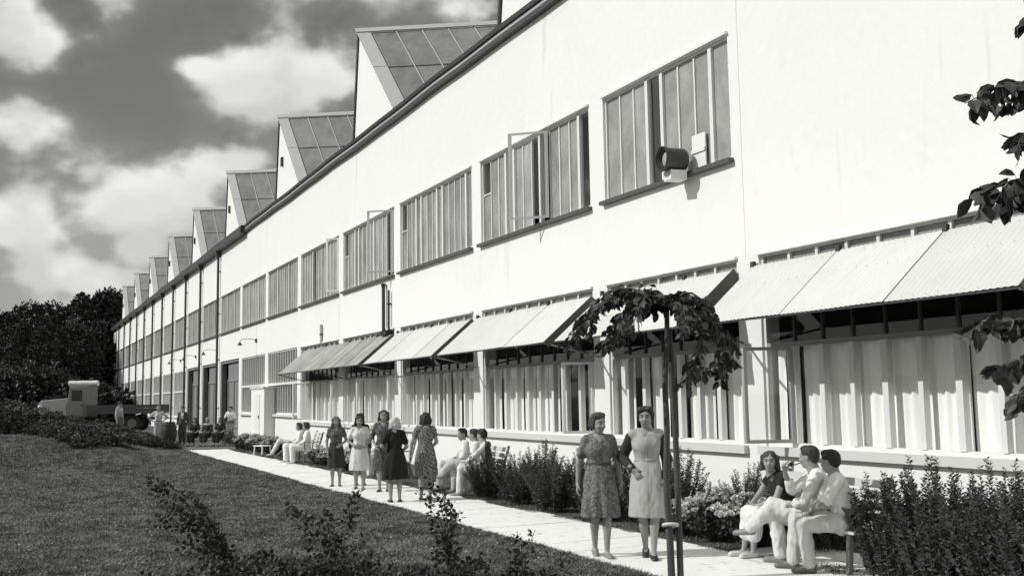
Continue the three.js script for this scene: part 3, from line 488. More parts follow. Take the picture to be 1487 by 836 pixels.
{
  // border along the wall: upright shrubs, one by one
  const g = 'upright shrubs in the bed along the wall';
  const A = spiredShrub('border_shrub', 'x', 201, 0.95, 1.05, 74, g), B = spiredShrub('border_shrub', 'x', 202, 0.9, 0.95, 70, g), C = spiredShrub('border_shrub', 'x', 203, 0.85, 1.15, 66, g);
  const mid = 'dark upright shrub in the border between the bench of three men and the walking women', far = 'dark upright shrub in the border behind the staked weeping tree and walking women', right = 'dark tall shrub in the border beyond the bench with the pipe smoker';
  const spots = [];
  const r = rng(8);
  for (let i = 0; i < 13; i++) spots.push([-0.6 + i * 0.46 + r() * 0.15, 2.45 - (i % 3) * 0.34 - r() * 0.15, 0.88 + r() * 0.22, mid]);
  for (let i = 0; i < 7; i++) spots.push([5.2 + i * 0.42 + r() * 0.12, 1.75 - (i % 2) * 0.4 - r() * 0.2, 0.72 + r() * 0.2, far]);
  for (let i = 0; i < 22; i++) spots.push([9.3 + i * 0.21 + r() * 0.1, 2.5 - (i % 3) * 0.42 - r() * 0.15, 0.95 + r() * 0.25, right]);
  const protos = [A, B, C]; const used = new Set();
  spots.forEach(([x, z, s, lab], i) => { const p = protos[i % 3]; if (!used.has(p)) { used.add(p); p.position.set(x, 0, z); p.rotation.y = r() * 6; p.scale.setScalar(s); p.userData.label = lab; } else copyOf(p, [x, 0, z], r() * 6, lab, s); });
  const gf = 'white flowering bushes in the bed';
  const fa = flowerBush('low bush with white flower heads between the staked tree and the bench', 301, 0.95, 0.56, 70, gf), fb = flowerBush('x', 302, 0.8, 0.42, 46, gf);
  fa.position.set(6.35, 0, 2.3);
  copyOf(fa, [6.95, 0, 2.2], 2, null, 0.95); copyOf(fa, [5.75, 0, 2.45], 4, null, 0.75);
  const fl = 'low white flowering bush in the bed before the women in white';
  fb.position.set(-11.3, 0, 2.35); fb.userData.label = fl; copyOf(fb, [-12.1, 0, 2.4], 1, fl, 1.1); copyOf(fb, [-10.4, 0, 2.2], 3, fl, 1.0); copyOf(fb, [-9.4, 0, 2.35], 5, fl, 0.9);
  const ff = 'low white flowering bush at the bend of the path near the deck chair';
  for (const [x, z, a] of [[-20.5, 2.3, 1], [-22, 2.1, 2], [-23.4, 2.3, 3], [-18.9, 2.2, 4]]) copyOf(fb, [x, 0, z], a, ff, 1.25);
  // dark hedge and weeds beyond the lawn
  const h = broadBush('hedge_bush', 'broad dark hedge bush between the lawn and the truck', 401, 2.4, 1.35, 3400, 0.13, 'hedge bushes beyond the lawn'), rr = rng(9);
  [[100, 637, .95], [4, 634, 1.2], [26, 634, 1.1], [48, 634, 1.0], [74, 635, 0.95], [124, 639, 0.9], [146, 642, 0.85], [165, 645, 0.8], [183, 648, 0.7], [203, 646, 0.6], [218, 640, 0.5], [15, 622, 1.35], [40, 622, 1.25], [65, 626, 1.1], [-20, 632, 1.3], [-45, 632, 1.3], [110, 628, 0.9], [135, 632, 0.9], [88, 628, 1.0], [-6, 618, 1.5]].forEach(([px, py, sc], i) => { const p = onGround(px, py, px > 160 ? 0.3 : 0.58), q = [p.x, terr(p.x, p.z) - 0.06, p.z]; if (i) copyOf(h, q, rr() * 6, null, [sc * 1.05, sc * (px > 55 ? 0.56 : 0.85), sc * 1.05]); else { h.position.set(...q); h.scale.set(sc, sc * 0.56, sc); } });
  const w = broadBush('weed_clump', 'low dark weed clump at the far end of the lawn', 402, 1.2, 0.5, 900, 0.09, 'weeds at the far end of the lawn', 0.04);
  w.position.set(-27.5, 0, 5.4);
  for (const [x, z, s] of [[-26, 5.1, 1.1], [-24.6, 4.75, 0.8], [-29, 5.7, 1.2], [-31, 5.9, 1.1], [-30.4, 5.3, 1.3], [-28.6, 4.9, 0.9], [-33.5, 5.3, 1.3], [-35.5, 5.6, 1.4]]) copyOf(w, [x, 0, z], rr() * 6, null, s);
  const yw = 'dark weed clump against the wall by the goods doors'; for (const [x, z, s] of [[-35.5, 0.9, 1.0], [-34.2, 1.2, 0.9], [-30.3, 1.6, 0.8], [-28.4, 1.2, 1.0], [-26.3, 1.5, 1.1], [-24.9, 1.1, 1.0]]) copyOf(w, [x, 0, z], rr() * 6, yw, s);
  // undergrowth on the dark slope
  const u = broadBush('slope_bush', 'large dark bush on the slope below the wood', 403, 6.5, 4.2, 2600, 0.55, 'bushes on the slope below the wood', 0.02);
  u.position.set(-118, terr(-118, 4) - 0.3, 4);
  for (let i = 0; i < 26; i++) { const x = -84 - rr() * 42, z = 1.5 + rr() * 22 + (x < -116 ? -8 : 0); copyOf(u, [x, terr(x, z) - 0.3, Math.max(z, x > -116 ? 3.5 : -12)], rr() * 6, null, [0.7 + rr() * 0.6, 0.5 + rr() * 0.55, 0.7 + rr() * 0.6]); }
}
// wood behind the yard
function forestTree(seed, high, wide, base, label, shape) {
  const r = rng(seed), t = thing('forest_tree', label, 'tree', [0, 0, 0], 0, 'trees of the dark wood'), L = new Leaves(), tr = [];
  tr.push(limb([V(0, -0.3, 0), V(0.1, high * 0.3, 0.05), V(-0.1, high * 0.65, 0), V(0, high * 0.96, 0)], high * 0.018 + 0.05, 0.04, 7));
  const cl = [];
  const n = shape === 'cone' ? 30 : 22;
  for (let i = 0; i < n; i++) {
    const f = (i + r()) / n, y = high * lerp(base, 0.97, f), prof = shape === 'cone' ? 1 - f * 0.9 : Math.sin(Math.PI * Math.min(1, 0.22 + 0.74 * f)), a = i * 2.4 + r(), q = wide / 2 * prof * (0.45 + 0.5 * r());
    const c = V(Math.cos(a) * q, y, Math.sin(a) * q); cl.push([c, wide * (shape === 'cone' ? 0.15 : 0.19) * (0.7 + 0.6 * r()) * (0.5 + 0.6 * prof)]);
    tr.push(limb([V(0, y - high * 0.06, 0), c.clone().multiplyScalar(0.5).setY(y - 0.1), c], 0.07, 0.02, 4));
  }
  for (let i = 0; i < 2600; i++) { const [c, R] = cl[Math.floor(r() * n)], o = rvec(r), p = c.clone().add(V(o.x * R * 1.25, o.y * R * 0.75, o.z * R * 1.25).multiplyScalar(0.35 + 0.75 * r())), d = o.add(rvec(r).multiplyScalar(0.9)).normalize(), len = 0.42 + 0.3 * r(); L.kite(p, d, perp(d, r), len, len * 0.55, 0.2, 0.013 + 0.016 * r()); }
  part('crown', L.build(), leafMat, t); part('trunk', merge(tr), bark, t);
  return t;
}
{
  const lab = { a: 'dark round crowned tree standing in the wood behind the truck', b: 'dark pointed conifer standing in the wood behind the truck', c: 'dark slender tree standing in the wood behind the truck' };
  const P = { a: forestTree(501, 12.5, 7.5, 0.26, lab.a, 'round'), b: forestTree(502, 14.5, 5.4, 0.12, lab.b, 'cone'), c: forestTree(503, 13, 4.6, 0.3, lab.c, 'round') };
  const used = {}; const r = rng(4);
  // [photo x of the tree, photo y of its top, depth, kind]
  const spots = [[12, 455, 118, 'c'], [25, 446, 122, 'c'], [48, 440, 120, 'a'], [72, 440, 128, 'a'], [92, 448, 124, 'c'], [82, 452, 135, 'b'], [104, 442, 126, 'b'], [119, 427, 122, 'b'], [132, 432, 128, 'a'], [148, 424, 124, 'b'], [160, 422, 130, 'a'], [172, 428, 134, 'b'], [185, 430, 138, 'a'], [62, 458, 140, 'b'], [5, 470, 112, 'a'], [-14, 452, 118, 'a'], [-30, 448, 124, 'b'], [-50, 445, 118, 'c'], [-75, 440, 120, 'a'], [36, 470, 112, 'b'], [110, 470, 114, 'a'], [140, 468, 118, 'c'], [60, 475, 108, 'c'], [90, 478, 110, 'b'], [128, 480, 112, 'b'], [20, 482, 106, 'b'], [155, 470, 122, 'a'], [200, 438, 145, 'a'], [225, 440, 150, 'b']];
  for (const [px, py, d, k] of spots) {
    const top = atDepth(px, py, d), y0 = terr(top.x, top.z), p = P[k], hgt = { a: 12.5, b: 14.5, c: 13 }[k], s = (top.y - y0) / hgt, w = s * (0.9 + r() * 0.25);
    if (!used[k]) { used[k] = 1; p.position.set(top.x, y0, top.z); p.scale.set(w, s, w); } else copyOf(p, [top.x, y0, top.z], r() * 6, null, [w, s, w]);
  }
}
// weeping standard tree tied to a stake
const mapBranch = (list, d0, d1) => list.map(([x, y], i) => atDepth(x, y, lerp(d0, d1, i / (list.length - 1))));
function leafyBranch(L, wood, pts, r, gap, size, r0) {
  wood.push(limb(pts, r0, 0.003, 5));
  const c = new THREE.CatmullRomCurve3(pts), len = c.getLength(), n = Math.round(len / gap);
  for (let i = 2; i < n; i++) {
    const p = c.getPointAt(i / n), tg = c.getTangentAt(i / n);
    for (let q = 0; q < 3; q++) {
      const side = perp(tg, r), o = p.clone().addScaledVector(side, 0.01 + 0.03 * r()), d = side.clone().multiplyScalar(0.7).add(V(0, -0.55 - r() * 0.6, 0)).addScaledVector(tg, 0.4 * r()).normalize(), s = perp(d, r), l = size * (0.65 + 0.6 * r());
      wood.push(limb([p, p.clone().lerp(o, 0.5), o], 0.002, 0.0015, 3)); L.oval(o, d, s, l, l * 0.62, 0.02 + 0.025 * r(), 0.1 + 0.2 * r());
    }
  }
}
{
  const r = rng(61), base = onGround(976, 845), t = thing('weeping_tree', 'small staked weeping tree with umbrella crown beside the path', 'tree', [0, 0, 0]);
  const Z = 10.3, L = new Leaves(), wood = [];
  const trunk = [base, atDepth(973, 780, Z), atDepth(968, 700, Z), atDepth(969, 620, Z), atDepth(966, 560, Z), atDepth(969, 490, Z), atDepth(968, 428, Z)];
  wood.push(limb(trunk, 0.038, 0.024, 9));
  const B = [[[[968, 450], [935, 424], [885, 436], [848, 468], [820, 508]], 10.3, 10.1], [[[967, 455], [930, 440], [893, 470], [872, 512]], 10.3, 10.45], [[[968, 448], [940, 426], [908, 448], [898, 486], [882, 504]], 10.3, 9.9], [[[968, 445], [920, 420], [880, 428], [860, 455], [850, 490]], 10.3, 10.7], [[[968, 445], [940, 430], [925, 455], [918, 480]], 10.3, 9.7],
    [[[970, 446], [1000, 424], [1028, 448], [1044, 488], [1052, 525], [1046, 560]], 10.3, 10.2], [[[970, 450], [1000, 446], [1020, 480], [1012, 515], [1000, 545]], 10.3, 9.9], [[[970, 440], [990, 432], [1012, 450], [1030, 470], [1040, 480]], 10.3, 10.7], [[[970, 446], [985, 440], [996, 462], [990, 482]], 10.3, 9.8], [[[970, 440], [1005, 436], [1040, 470], [1062, 500], [1066, 532]], 10.3, 10.5], [[[969, 440], [955, 422], [945, 425], [930, 436]], 10.3, 10.2], [[[968, 440], [915, 428], [868, 442], [838, 478], [832, 492]], 10.3, 10.5], [[[1050, 515], [1040, 530], [1018, 538], [996, 552], [990, 565]], 10.2, 10.1]];
  for (const [pts, a, b] of B) leafyBranch(L, wood, mapBranch(pts, a, b), r, 0.034, 0.102, 0.014);
  part('crown', L.build(), leafMat, t); part('trunk', merge(wood), bark, t);
  const sb = base.clone().addScaledVector(R0, 0.09), st = thing('tree_stake', 'straight wooden stake tied to the small weeping tree', 'stake', [sb.x, 0, sb.z]);
  const top = atDepth(972, 478, Z + 0.05).sub(st.position); part('pole', limb([V(0, -0.2, 0), V(0, 1.2, 0).lerp(top, 0.2), top], 0.034, 0.028, 9), bark, st);
  const ty = atDepth(974, 762, Z), tie = part('tie_cloth', flat(new THREE.TorusGeometry(0.05, 0.02, 7, 18).rotateX(1.3).scale(1.25, 1, 1).rotateY(1.1).translate(ty.x - sb.x, ty.y, ty.z - sb.z)), mat(0.6), st); tie.userData.label = 'pale cloth tie round the stake';
  // second tree whose branches reach in from the right
  const r2 = rng(62), tb = atDepth(1650, 700, 6.9), t2 = thing('leafy_tree', 'large leaved tree reaching its branches in from beside the right of the facade', 'tree', [0, 0, 0]), L2 = new Leaves(), w2 = [];
  const g0 = V(tb.x, 0, tb.z); w2.push(limb([g0, V(g0.x + 0.05, 1.6, g0.z), V(g0.x - 0.03, 3.2, g0.z + 0.05), V(g0.x, 4.8, g0.z)], 0.09, 0.03, 9));
  const S = [[[[1650, 170], [1580, 128], [1500, 118], [1450, 128], [1402, 150]], 6.9, 6.8], [[[1650, 210], [1560, 150], [1490, 145], [1440, 148]], 6.9, 7.1], [[[1650, 260], [1560, 225], [1490, 195], [1478, 215]], 6.9, 6.6], [[[1650, 300], [1560, 262], [1490, 258], [1440, 275], [1415, 298]], 6.9, 6.8], [[[1650, 330], [1560, 280], [1480, 275], [1446, 300]], 6.9, 7.1],
    [[[1650, 470], [1560, 468], [1480, 464], [1430, 470], [1405, 486]], 6.9, 6.9], [[[1650, 520], [1570, 505], [1490, 520], [1450, 545]], 6.9, 6.8], [[[1650, 540], [1570, 530], [1500, 560], [1475, 595]], 6.9, 7.0], [[[1650, 480], [1560, 470], [1500, 472], [1460, 482]], 6.9, 7.2], [[[1650, 150], [1570, 60], [1500, 20], [1495, 40]], 6.9, 7.0]];
  for (const [pts, a, b] of S) leafyBranch(L2, w2, mapBranch(pts, a, b), r2, 0.036, 0.13, 0.014);
  part('crown', L2.build(), leafMat, t2); part('trunk', merge(w2), bark, t2);
}
// rose shoots standing in the near lawn
{
  const mk = (label, root, shoots, seed) => {
    const r = rng(seed), p0 = onGround(...root), t = thing('rose_bush', label, 'rose bush', [p0.x, 0, p0.z], 0, 'dark leafy bushes in the near lawn'), L = new Leaves(), st = [];
    for (const [dx, dz, h] of shoots) {
      const end = V(dx, h, dz), mid = V(dx * 0.35, h * 0.72, dz * 0.35), pts = [V((r() - 0.5) * 0.1, 0, (r() - 0.5) * 0.1), mid, end]; st.push(limb(pts, 0.008, 0.003, 4));
      const c = new THREE.CatmullRomCurve3(pts), n = Math.round(c.getLength() / 0.035);
      for (let i = 3; i < n; i++) { const p = c.getPointAt(i / n), tg = c.getTangentAt(i / n); for (let q = 0; q < (i > n * 0.6 ? 3 : 5); q++) { const d = perp(tg, r).add(V(0, 0.35, 0)).normalize(), o = p.clone().addScaledVector(d, 0.01 + (i > n * 0.6 ? 0.03 : 0.07) * r()), l = 0.03 + 0.03 * r(); L.oval(o, d, perp(d, r), l, l * 0.66, 0.018 + 0.03 * r(), 0.15); } }
    }
    part('foliage', L.build(), leafMat, t); part('stems', merge(st), stemMat, t).name = 'stem'; return t;
  };
  const fan = (n, w, h, seed) => { const r = rng(seed), o = []; for (let i = 0; i < n; i++) { const a = r() * 6.28, q = (0.35 + 0.65 * r()) * w; o.push([Math.cos(a) * q, Math.sin(a) * q, h * (0.55 + 0.5 * r())]); } return o; };
  const off = (root, px, py, d) => { const p0 = onGround(...root), e = atDepth(px, py, d); return [e.x - p0.x, e.z - p0.z, e.y]; };
  const A = [345, 872];
  mk('dark leafy bush with one long shoot leaning out over the lawn', A, [off(A, 205, 692, 11.3), off(A, 222, 712, 11.2), off(A, 236, 735, 11.0), off(A, 262, 745, 10.9), off(A, 215, 750, 11.1), off(A, 285, 765, 10.6), off(A, 255, 790, 10.6), ...fan(22, 0.6, 0.46, 1)], 71);
  mk('dark leafy bush spreading low between the leaning shoot and the path', [490, 880], [off([490, 880], 415, 735, 10.8), off([490, 880], 520, 715, 10.7), off([490, 880], 470, 745, 10.6), [-0.2, 0.3, 0.6], [0.1, -0.3, 0.66], ...fan(22, 0.6, 0.46, 2)], 72);
  mk('dark leafy bush standing tallest at the lawn edge by the path', [655, 880], [off([655, 880], 622, 690, 9.9), off([655, 880], 655, 728, 9.8), off([655, 880], 605, 712, 10), off([655, 880], 640, 705, 9.9), [0.08, -0.06, 0.85], [-0.15, 0.1, 0.7], ...fan(20, 0.55, 0.42, 3)], 73);
  mk('small dark leafy bush at the lawn edge by the walking women', [760, 895], [[0.05, -0.1, 0.72], [0.15, 0.08, 0.6], [-0.2, 0.05, 0.62], [-0.1, 0, 0.7], ...fan(14, 0.45, 0.36, 4)], 74);
  mk('dark leafy bush low in the lawn away from the path', [250, 900], fan(18, 0.55, 0.38, 5), 75);
  mk('dark leafy bush filling the lawn between the two tall shoots', [575, 905], fan(24, 0.65, 0.5, 6), 76);
  mk('dark leafy bush thick with leaves beside the leaning shoot', [420, 885], fan(24, 0.6, 0.46, 7), 77);
  mk('low dark leafy bush between the tallest shoots and the walking women', [705, 905], fan(20, 0.5, 0.42, 8), 78);
}
// grass blades and clover heads
{
  const r = rng(21), G2 = new Leaves();
  for (let i = 0; i < 9; i++) { const a = r() * 6.28, q = r() * 0.035, o = V(Math.cos(a) * q, 0, Math.sin(a) * q), lean = V((r() - 0.5) * 0.05, 0.025 + 0.035 * r(), (r() - 0.5) * 0.05), s = V(Math.cos(a + 1), 0, Math.sin(a + 1)).multiplyScalar(0.0035), tone = 0.75 + 0.5 * r(), m = o.clone().addScaledVector(lean, 0.6), e = o.clone().add(lean).add(V(lean.x * 0.7, -0.006, lean.z * 0.7)); G2.tri(o.clone().sub(s), o.clone().add(s), m.clone().add(s), tone); G2.tri(o.clone().sub(s), m.clone().add(s), m.clone().sub(s), tone); G2.tri(m.clone().sub(s), m.clone().add(s), e, tone); }
  const geo = G2.build(), put = [];
  const scatter = (x0, x1, n) => { for (let i = 0; i < n; i++) { const x = lerp(x0, x1, r()), z = 4.47 + r() * 10.5; if (x < lawnEnd(z) - 0.5) continue; put.push([x, z]); } };
  scatter(-3, 14, 330000); scatter(-14, -3, 150000); scatter(-30, -14, 120000); scatter(-38, -30, 40000);
  // ragged fringe where the bed meets the path
  for (let i = 0; i < 9000; i++) { const x = lerp(-23, 14, r()), z = 2.86 - Math.abs(r() + r() - 1) * 0.45; if (fbm(x * 1.3, 0, 3, 3) > -0.05) put.push([x, z]); }
  const im = new THREE.InstancedMesh(geo, new THREE.MeshStandardMaterial({ color: 0xffffff, vertexColors: true, roughness: 0.7, side: THREE.DoubleSide }), put.length), m4 = new THREE.Matrix4(), q4 = new THREE.Quaternion(), col = new THREE.Color();
  put.forEach(([x, z], i) => { const far = smooth(0, -40, x), s = (0.8 + 0.7 * r()) * (1 + 0.9 * far), patch = fbm(x * 0.45, z * 0.7, 2, 3), fine = fbm(x * 3, z * 3, 7, 2), mott = fbm(x * 1.4, z * 1.7, 5, 2), tone = 0.118 * Math.max(0.25, 1 + 0.7 * patch + 1.0 * fine + 0.9 * mott) * (0.75 + 0.5 * r()) * (r() < 0.05 ? 2.4 : 1); q4.setFromAxisAngle(V(0, 1, 0), r() * 6.28); m4.compose(V(x, terr(x, z) - 0.004, z), q4, V(s, s * (0.8 + 0.6 * patch + 0.3 * r()), s)); im.setMatrixAt(i, m4); im.setColorAt(i, col.setRGB(tone, tone * 1.008, tone * 0.965)); });
  im.name = 'grass'; im.castShadow = im.receiveShadow = true; tag(im, 'short mown grass covering the lawn', 'grass', null, 'stuff'); scene.add(im);
  const C = new Leaves(); for (let k = 0; k < 14; k++) { const d = rvec(r); d.y = Math.abs(d.y); d.normalize(); C.kite(V(0, 0, 0), d, perp(d, r), 0.014, 0.012, 0.1, 0.6); } 
  const cg = C.build(), cp = []; for (let i = 0; i < 9000; i++) { const x = lerp(-40, 10, r()), z = 4.7 + r() * 10; if (x > lawnEnd(z) && fbm(x * 0.35, z * 0.35, 11, 3) > -0.12) cp.push([x, z]); }
  const ci = new THREE.InstancedMesh(cg, leafMat, cp.length); cp.forEach(([x, z], i) => { const s = 0.6 + 1.1 * r() * r(); m4.compose(V(x, terr(x, z) + 0.06 + 0.03 * r(), z), q4.setFromAxisAngle(V(0, 1, 0), r() * 6), V(s, s, s)); ci.setMatrixAt(i, m4); });
  ci.name = 'clover'; ci.castShadow = ci.receiveShadow = true; tag(ci, 'pale clover heads dotted through the lawn grass', 'clover', null, 'stuff'); scene.add(ci);
}

// ---------- people ----------
// signed-distance field on a grid, meshed with surface nets
class Field {
  constructor(min, max, cell) { this.o = min; this.h = cell; this.n = [0, 1, 2].map((i) => Math.ceil((max[i] - min[i]) / cell) + 3); this.v = new Float32Array(this.n[0] * this.n[1] * this.n[2]).fill(1); }
  each(lo, hi, fn) {
    const [nx, ny, nz] = this.n, h = this.h, o = this.o, a = lo.map((q, i) => Math.max(0, Math.floor((q - o[i]) / h))), b = hi.map((q, i) => Math.min(this.n[i] - 1, Math.ceil((q - o[i]) / h)));
    for (let k = a[2]; k <= b[2]; k++) for (let j = a[1]; j <= b[1]; j++) { let p = (k * ny + j) * nx + a[0]; for (let i = a[0]; i <= b[0]; i++, p++) this.v[p] = fn(o[0] + i * h, o[1] + j * h, o[2] + k * h, this.v[p]); }
  }
  // tapered capsule; flat < 1 squeezes it along axis n
  cap(a, b, ra, rb, k = 0.02, flat = 1, n = [0, 0, 1]) {
    const m = Math.max(ra, rb) + k + 3 * this.h, lo = [0, 1, 2].map((i) => Math.min(a[i], b[i]) - m), hi = [0, 1, 2].map((i) => Math.max(a[i], b[i]) + m);
    const dx = b[0] - a[0], dy = b[1] - a[1], dz = b[2] - a[2], L2 = dx * dx + dy * dy + dz * dz || 1e-9, s = 1 / flat - 1;
    this.each(lo, hi, (x, y, z, v) => {
      let px = x - a[0], py = y - a[1], pz = z - a[2]; const t = Math.min(1, Math.max(0, (px * dx + py * dy + pz * dz) / L2)); px -= dx * t; py -= dy * t; pz -= dz * t;
      if (flat !== 1) { const q = (px * n[0] + py * n[1] + pz * n[2]) * s; px += n[0] * q; py += n[1] * q; pz += n[2] * q; }
      const d = Math.sqrt(px * px + py * py + pz * pz) - (ra + (rb - ra) * t); return smin(v, d, k);
    });
    return this;
  }
  ell(c, r, k = 0.015, cut = false) {
    const R = Math.max(...r), m = k + 3 * this.h, mn = Math.min(...r);
    this.each([0, 1, 2].map((i) => c[i] - r[i] - m), [0, 1, 2].map((i) => c[i] + r[i] + m), (x, y, z, v) => { const q = Math.sqrt(((x - c[0]) / r[0]) ** 2 + ((y - c[1]) / r[1]) ** 2 + ((z - c[2]) / r[2]) ** 2), d = (q - 1) * (cut ? mn : mn); return cut ? -smin(-v, d, k) : smin(v, d, k); });
    return this;
  }
  // skirt: elliptical cone with folds between two levels, following a centre line
  cone(c0, c1, r0, r1, folds, amp, k = 0.02, ph = 0, belly = 0) {
    const R = Math.max(...r0, ...r1) * (1 + amp) + k + 3 * this.h + 0.02;
    this.each([Math.min(c0[0], c1[0]) - R, c1[1] - 0.05, Math.min(c0[2], c1[2]) - R], [Math.max(c0[0], c1[0]) + R, c0[1] + 0.05, Math.max(c0[2], c1[2]) + R], (x, y, z, v) => {
      const t = Math.min(1, Math.max(0, (c0[1] - y) / (c0[1] - c1[1]))), e = Math.pow(t, 0.75), cx = lerp(c0[0], c1[0], t), cz = lerp(c0[2], c1[2], t), rx = lerp(r0[0], r1[0], e) + belly * Math.sin(Math.PI * t), rz = lerp(r0[1], r1[1], e) + belly * Math.sin(Math.PI * t), dx = (x - cx) / rx, dz = (z - cz) / rz, q = Math.sqrt(dx * dx + dz * dz), th = Math.atan2(dz, dx);
      const f = 1 + amp * e * (0.65 * Math.cos(folds * th + ph) + 0.35 * Math.cos((folds + 3) * th + ph * 2.3)), d = (q - f) * Math.min(rx, rz); return smin(v, Math.max(d, y - c0[1], c1[1] - y), k);
    });
    return this;
  }
  mesh(tone, wob = 0) {
    const [nx, ny, nz] = this.n, v = this.v, h = this.h, o = this.o, id = new Int32Array(v.length).fill(-1), pos = [], idx = [], sx = 1, sy = nx, sz = nx * ny;
    for (let k = 0; k < nz - 1; k++) for (let j = 0; j < ny - 1; j++) for (let i = 0; i < nx - 1; i++) {
      const p = i + j * sy + k * sz; let m = 0; const c = [v[p], v[p + sx], v[p + sy], v[p + sx + sy], v[p + sz], v[p + sx + sz], v[p + sy + sz], v[p + sx + sy + sz]];
      for (let q = 0; q < 8; q++) if (c[q] < 0) m |= 1 << q; if (m === 0 || m === 255) continue;
      let X = 0, Y = 0, Z = 0, n = 0;
      for (let a = 0; a < 8; a++) for (const d of [1, 2, 4]) { if (a & d) continue; const b = a | d; if ((c[a] < 0) === (c[b] < 0)) continue; const t = c[a] / (c[a] - c[b]); X += (a & 1) + (d === 1 ? t : 0); Y += ((a >> 1) & 1) + (d === 2 ? t : 0); Z += ((a >> 2) & 1) + (d === 4 ? t : 0); n++; }
      id[p] = pos.length / 3; pos.push(o[0] + (i + X / n) * h, o[1] + (j + Y / n) * h, o[2] + (k + Z / n) * h);
    }
    const quad = (a, b, c, d, f) => { if (a < 0 || b < 0 || c < 0 || d < 0) return; if (f) idx.push(a, b, c, a, c, d); else idx.push(a, c, b, a, d, c); };
    for (let k = 1; k < nz - 1; k++) for (let j = 1; j < ny - 1; j++) for (let i = 1; i < nx - 1; i++) {
      const p = i + j * sy + k * sz, s = v[p] < 0;
      if (s !== (v[p + sx] < 0)) quad(id[p - sy - sz], id[p - sz], id[p], id[p - sy], s);
      if (s !== (v[p + sy] < 0)) quad(id[p - sx - sz], id[p - sx], id[p], id[p - sz], s);
      if (s !== (v[p + sz] < 0)) quad(id[p - sx - sy], id[p - sy], id[p], id[p - sx], s);
    }
    const g = new THREE.BufferGeometry(); g.setAttribute('position', new THREE.Float32BufferAttribute(pos, 3)); g.setIndex(idx); g.computeVertexNormals();
    if (wob) { const P = g.attributes.position, N = g.attributes.normal; for (let i = 0; i < P.count; i++) { const x = P.getX(i), y = P.getY(i), z = P.getZ(i), w = wob * (perlin.noise(x * 13, y * 6 + x * 5, z * 13) + 0.7 * perlin.noise(x * 27 + 5, y * 13 + z * 8, z * 27)); P.setXYZ(i, x + N.getX(i) * w, y + N.getY(i) * w, z + N.getZ(i) * w); } g.computeVertexNormals(); }
    const P = g.attributes.position, col = new Float32Array(P.count * 3); for (let i = 0; i < P.count; i++) { const t = typeof tone === 'function' ? tone(P.getX(i), P.getY(i), P.getZ(i)) : tone; col[i * 3] = t; col[i * 3 + 1] = t * 1.005; col[i * 3 + 2] = t * 0.965; }
    g.setAttribute('color', new THREE.BufferAttribute(col, 3)); return g;
  }
}
function smin(a, b, k) { const h = Math.max(k - Math.abs(a - b), 0) / k; return Math.min(a, b) - h * h * k * 0.25; }
const add = (a, b, s = 1) => [a[0] + b[0] * s, a[1] + b[1] * s, a[2] + b[2] * s], mix = (a, b, t) => [lerp(a[0], b[0], t), lerp(a[1], b[1], t), lerp(a[2], b[2], t)], sub3 = (a, b) => add(a, b, -1), nrm3 = (a) => { const l = Math.hypot(...a) || 1; return [a[0] / l, a[1] / l, a[2] / l]; }, cross3 = (a, b) => [a[1] * b[2] - a[2] * b[1], a[2] * b[0] - a[0] * b[2], a[0] * b[1] - a[1] * b[0]];
const skinMat = new THREE.MeshStandardMaterial({ color: 0xffffff, vertexColors: true, roughness: 0.6 }), clothMat = new THREE.MeshStandardMaterial({ color: 0xffffff, vertexColors: true, roughness: 0.92 }), hairMat = new THREE.MeshStandardMaterial({ color: 0xffffff, vertexColors: true, roughness: 0.75 }), shoeMat = new THREE.MeshStandardMaterial({ color: 0xffffff, vertexColors: true, roughness: 0.45 });
// joints of a figure 1.65 m tall facing +z; its left is +x
const REST = { pel: [0, 0.93, 0], wai: [0, 1.07, 0.0], che: [0, 1.23, 0.0], nck: [0, 1.395, -0.015], hed: [0, 1.535, 0.012],
  Lsh: [0.15, 1.35, -0.01], Lel: [0.205, 1.075, -0.03], Lwr: [0.225, 0.845, 0.03], Lhip: [0.085, 0.9, 0], Lkn: [0.085, 0.49, 0.02], Lan: [0.085, 0.085, -0.03],
  Rsh: [-0.15, 1.35, -0.01], Rel: [-0.205, 1.075, -0.03], Rwr: [-0.225, 0.845, 0.03], Rhip: [-0.085, 0.9, 0], Rkn: [-0.085, 0.49, 0.02], Ran: [-0.085, 0.085, -0.03] };
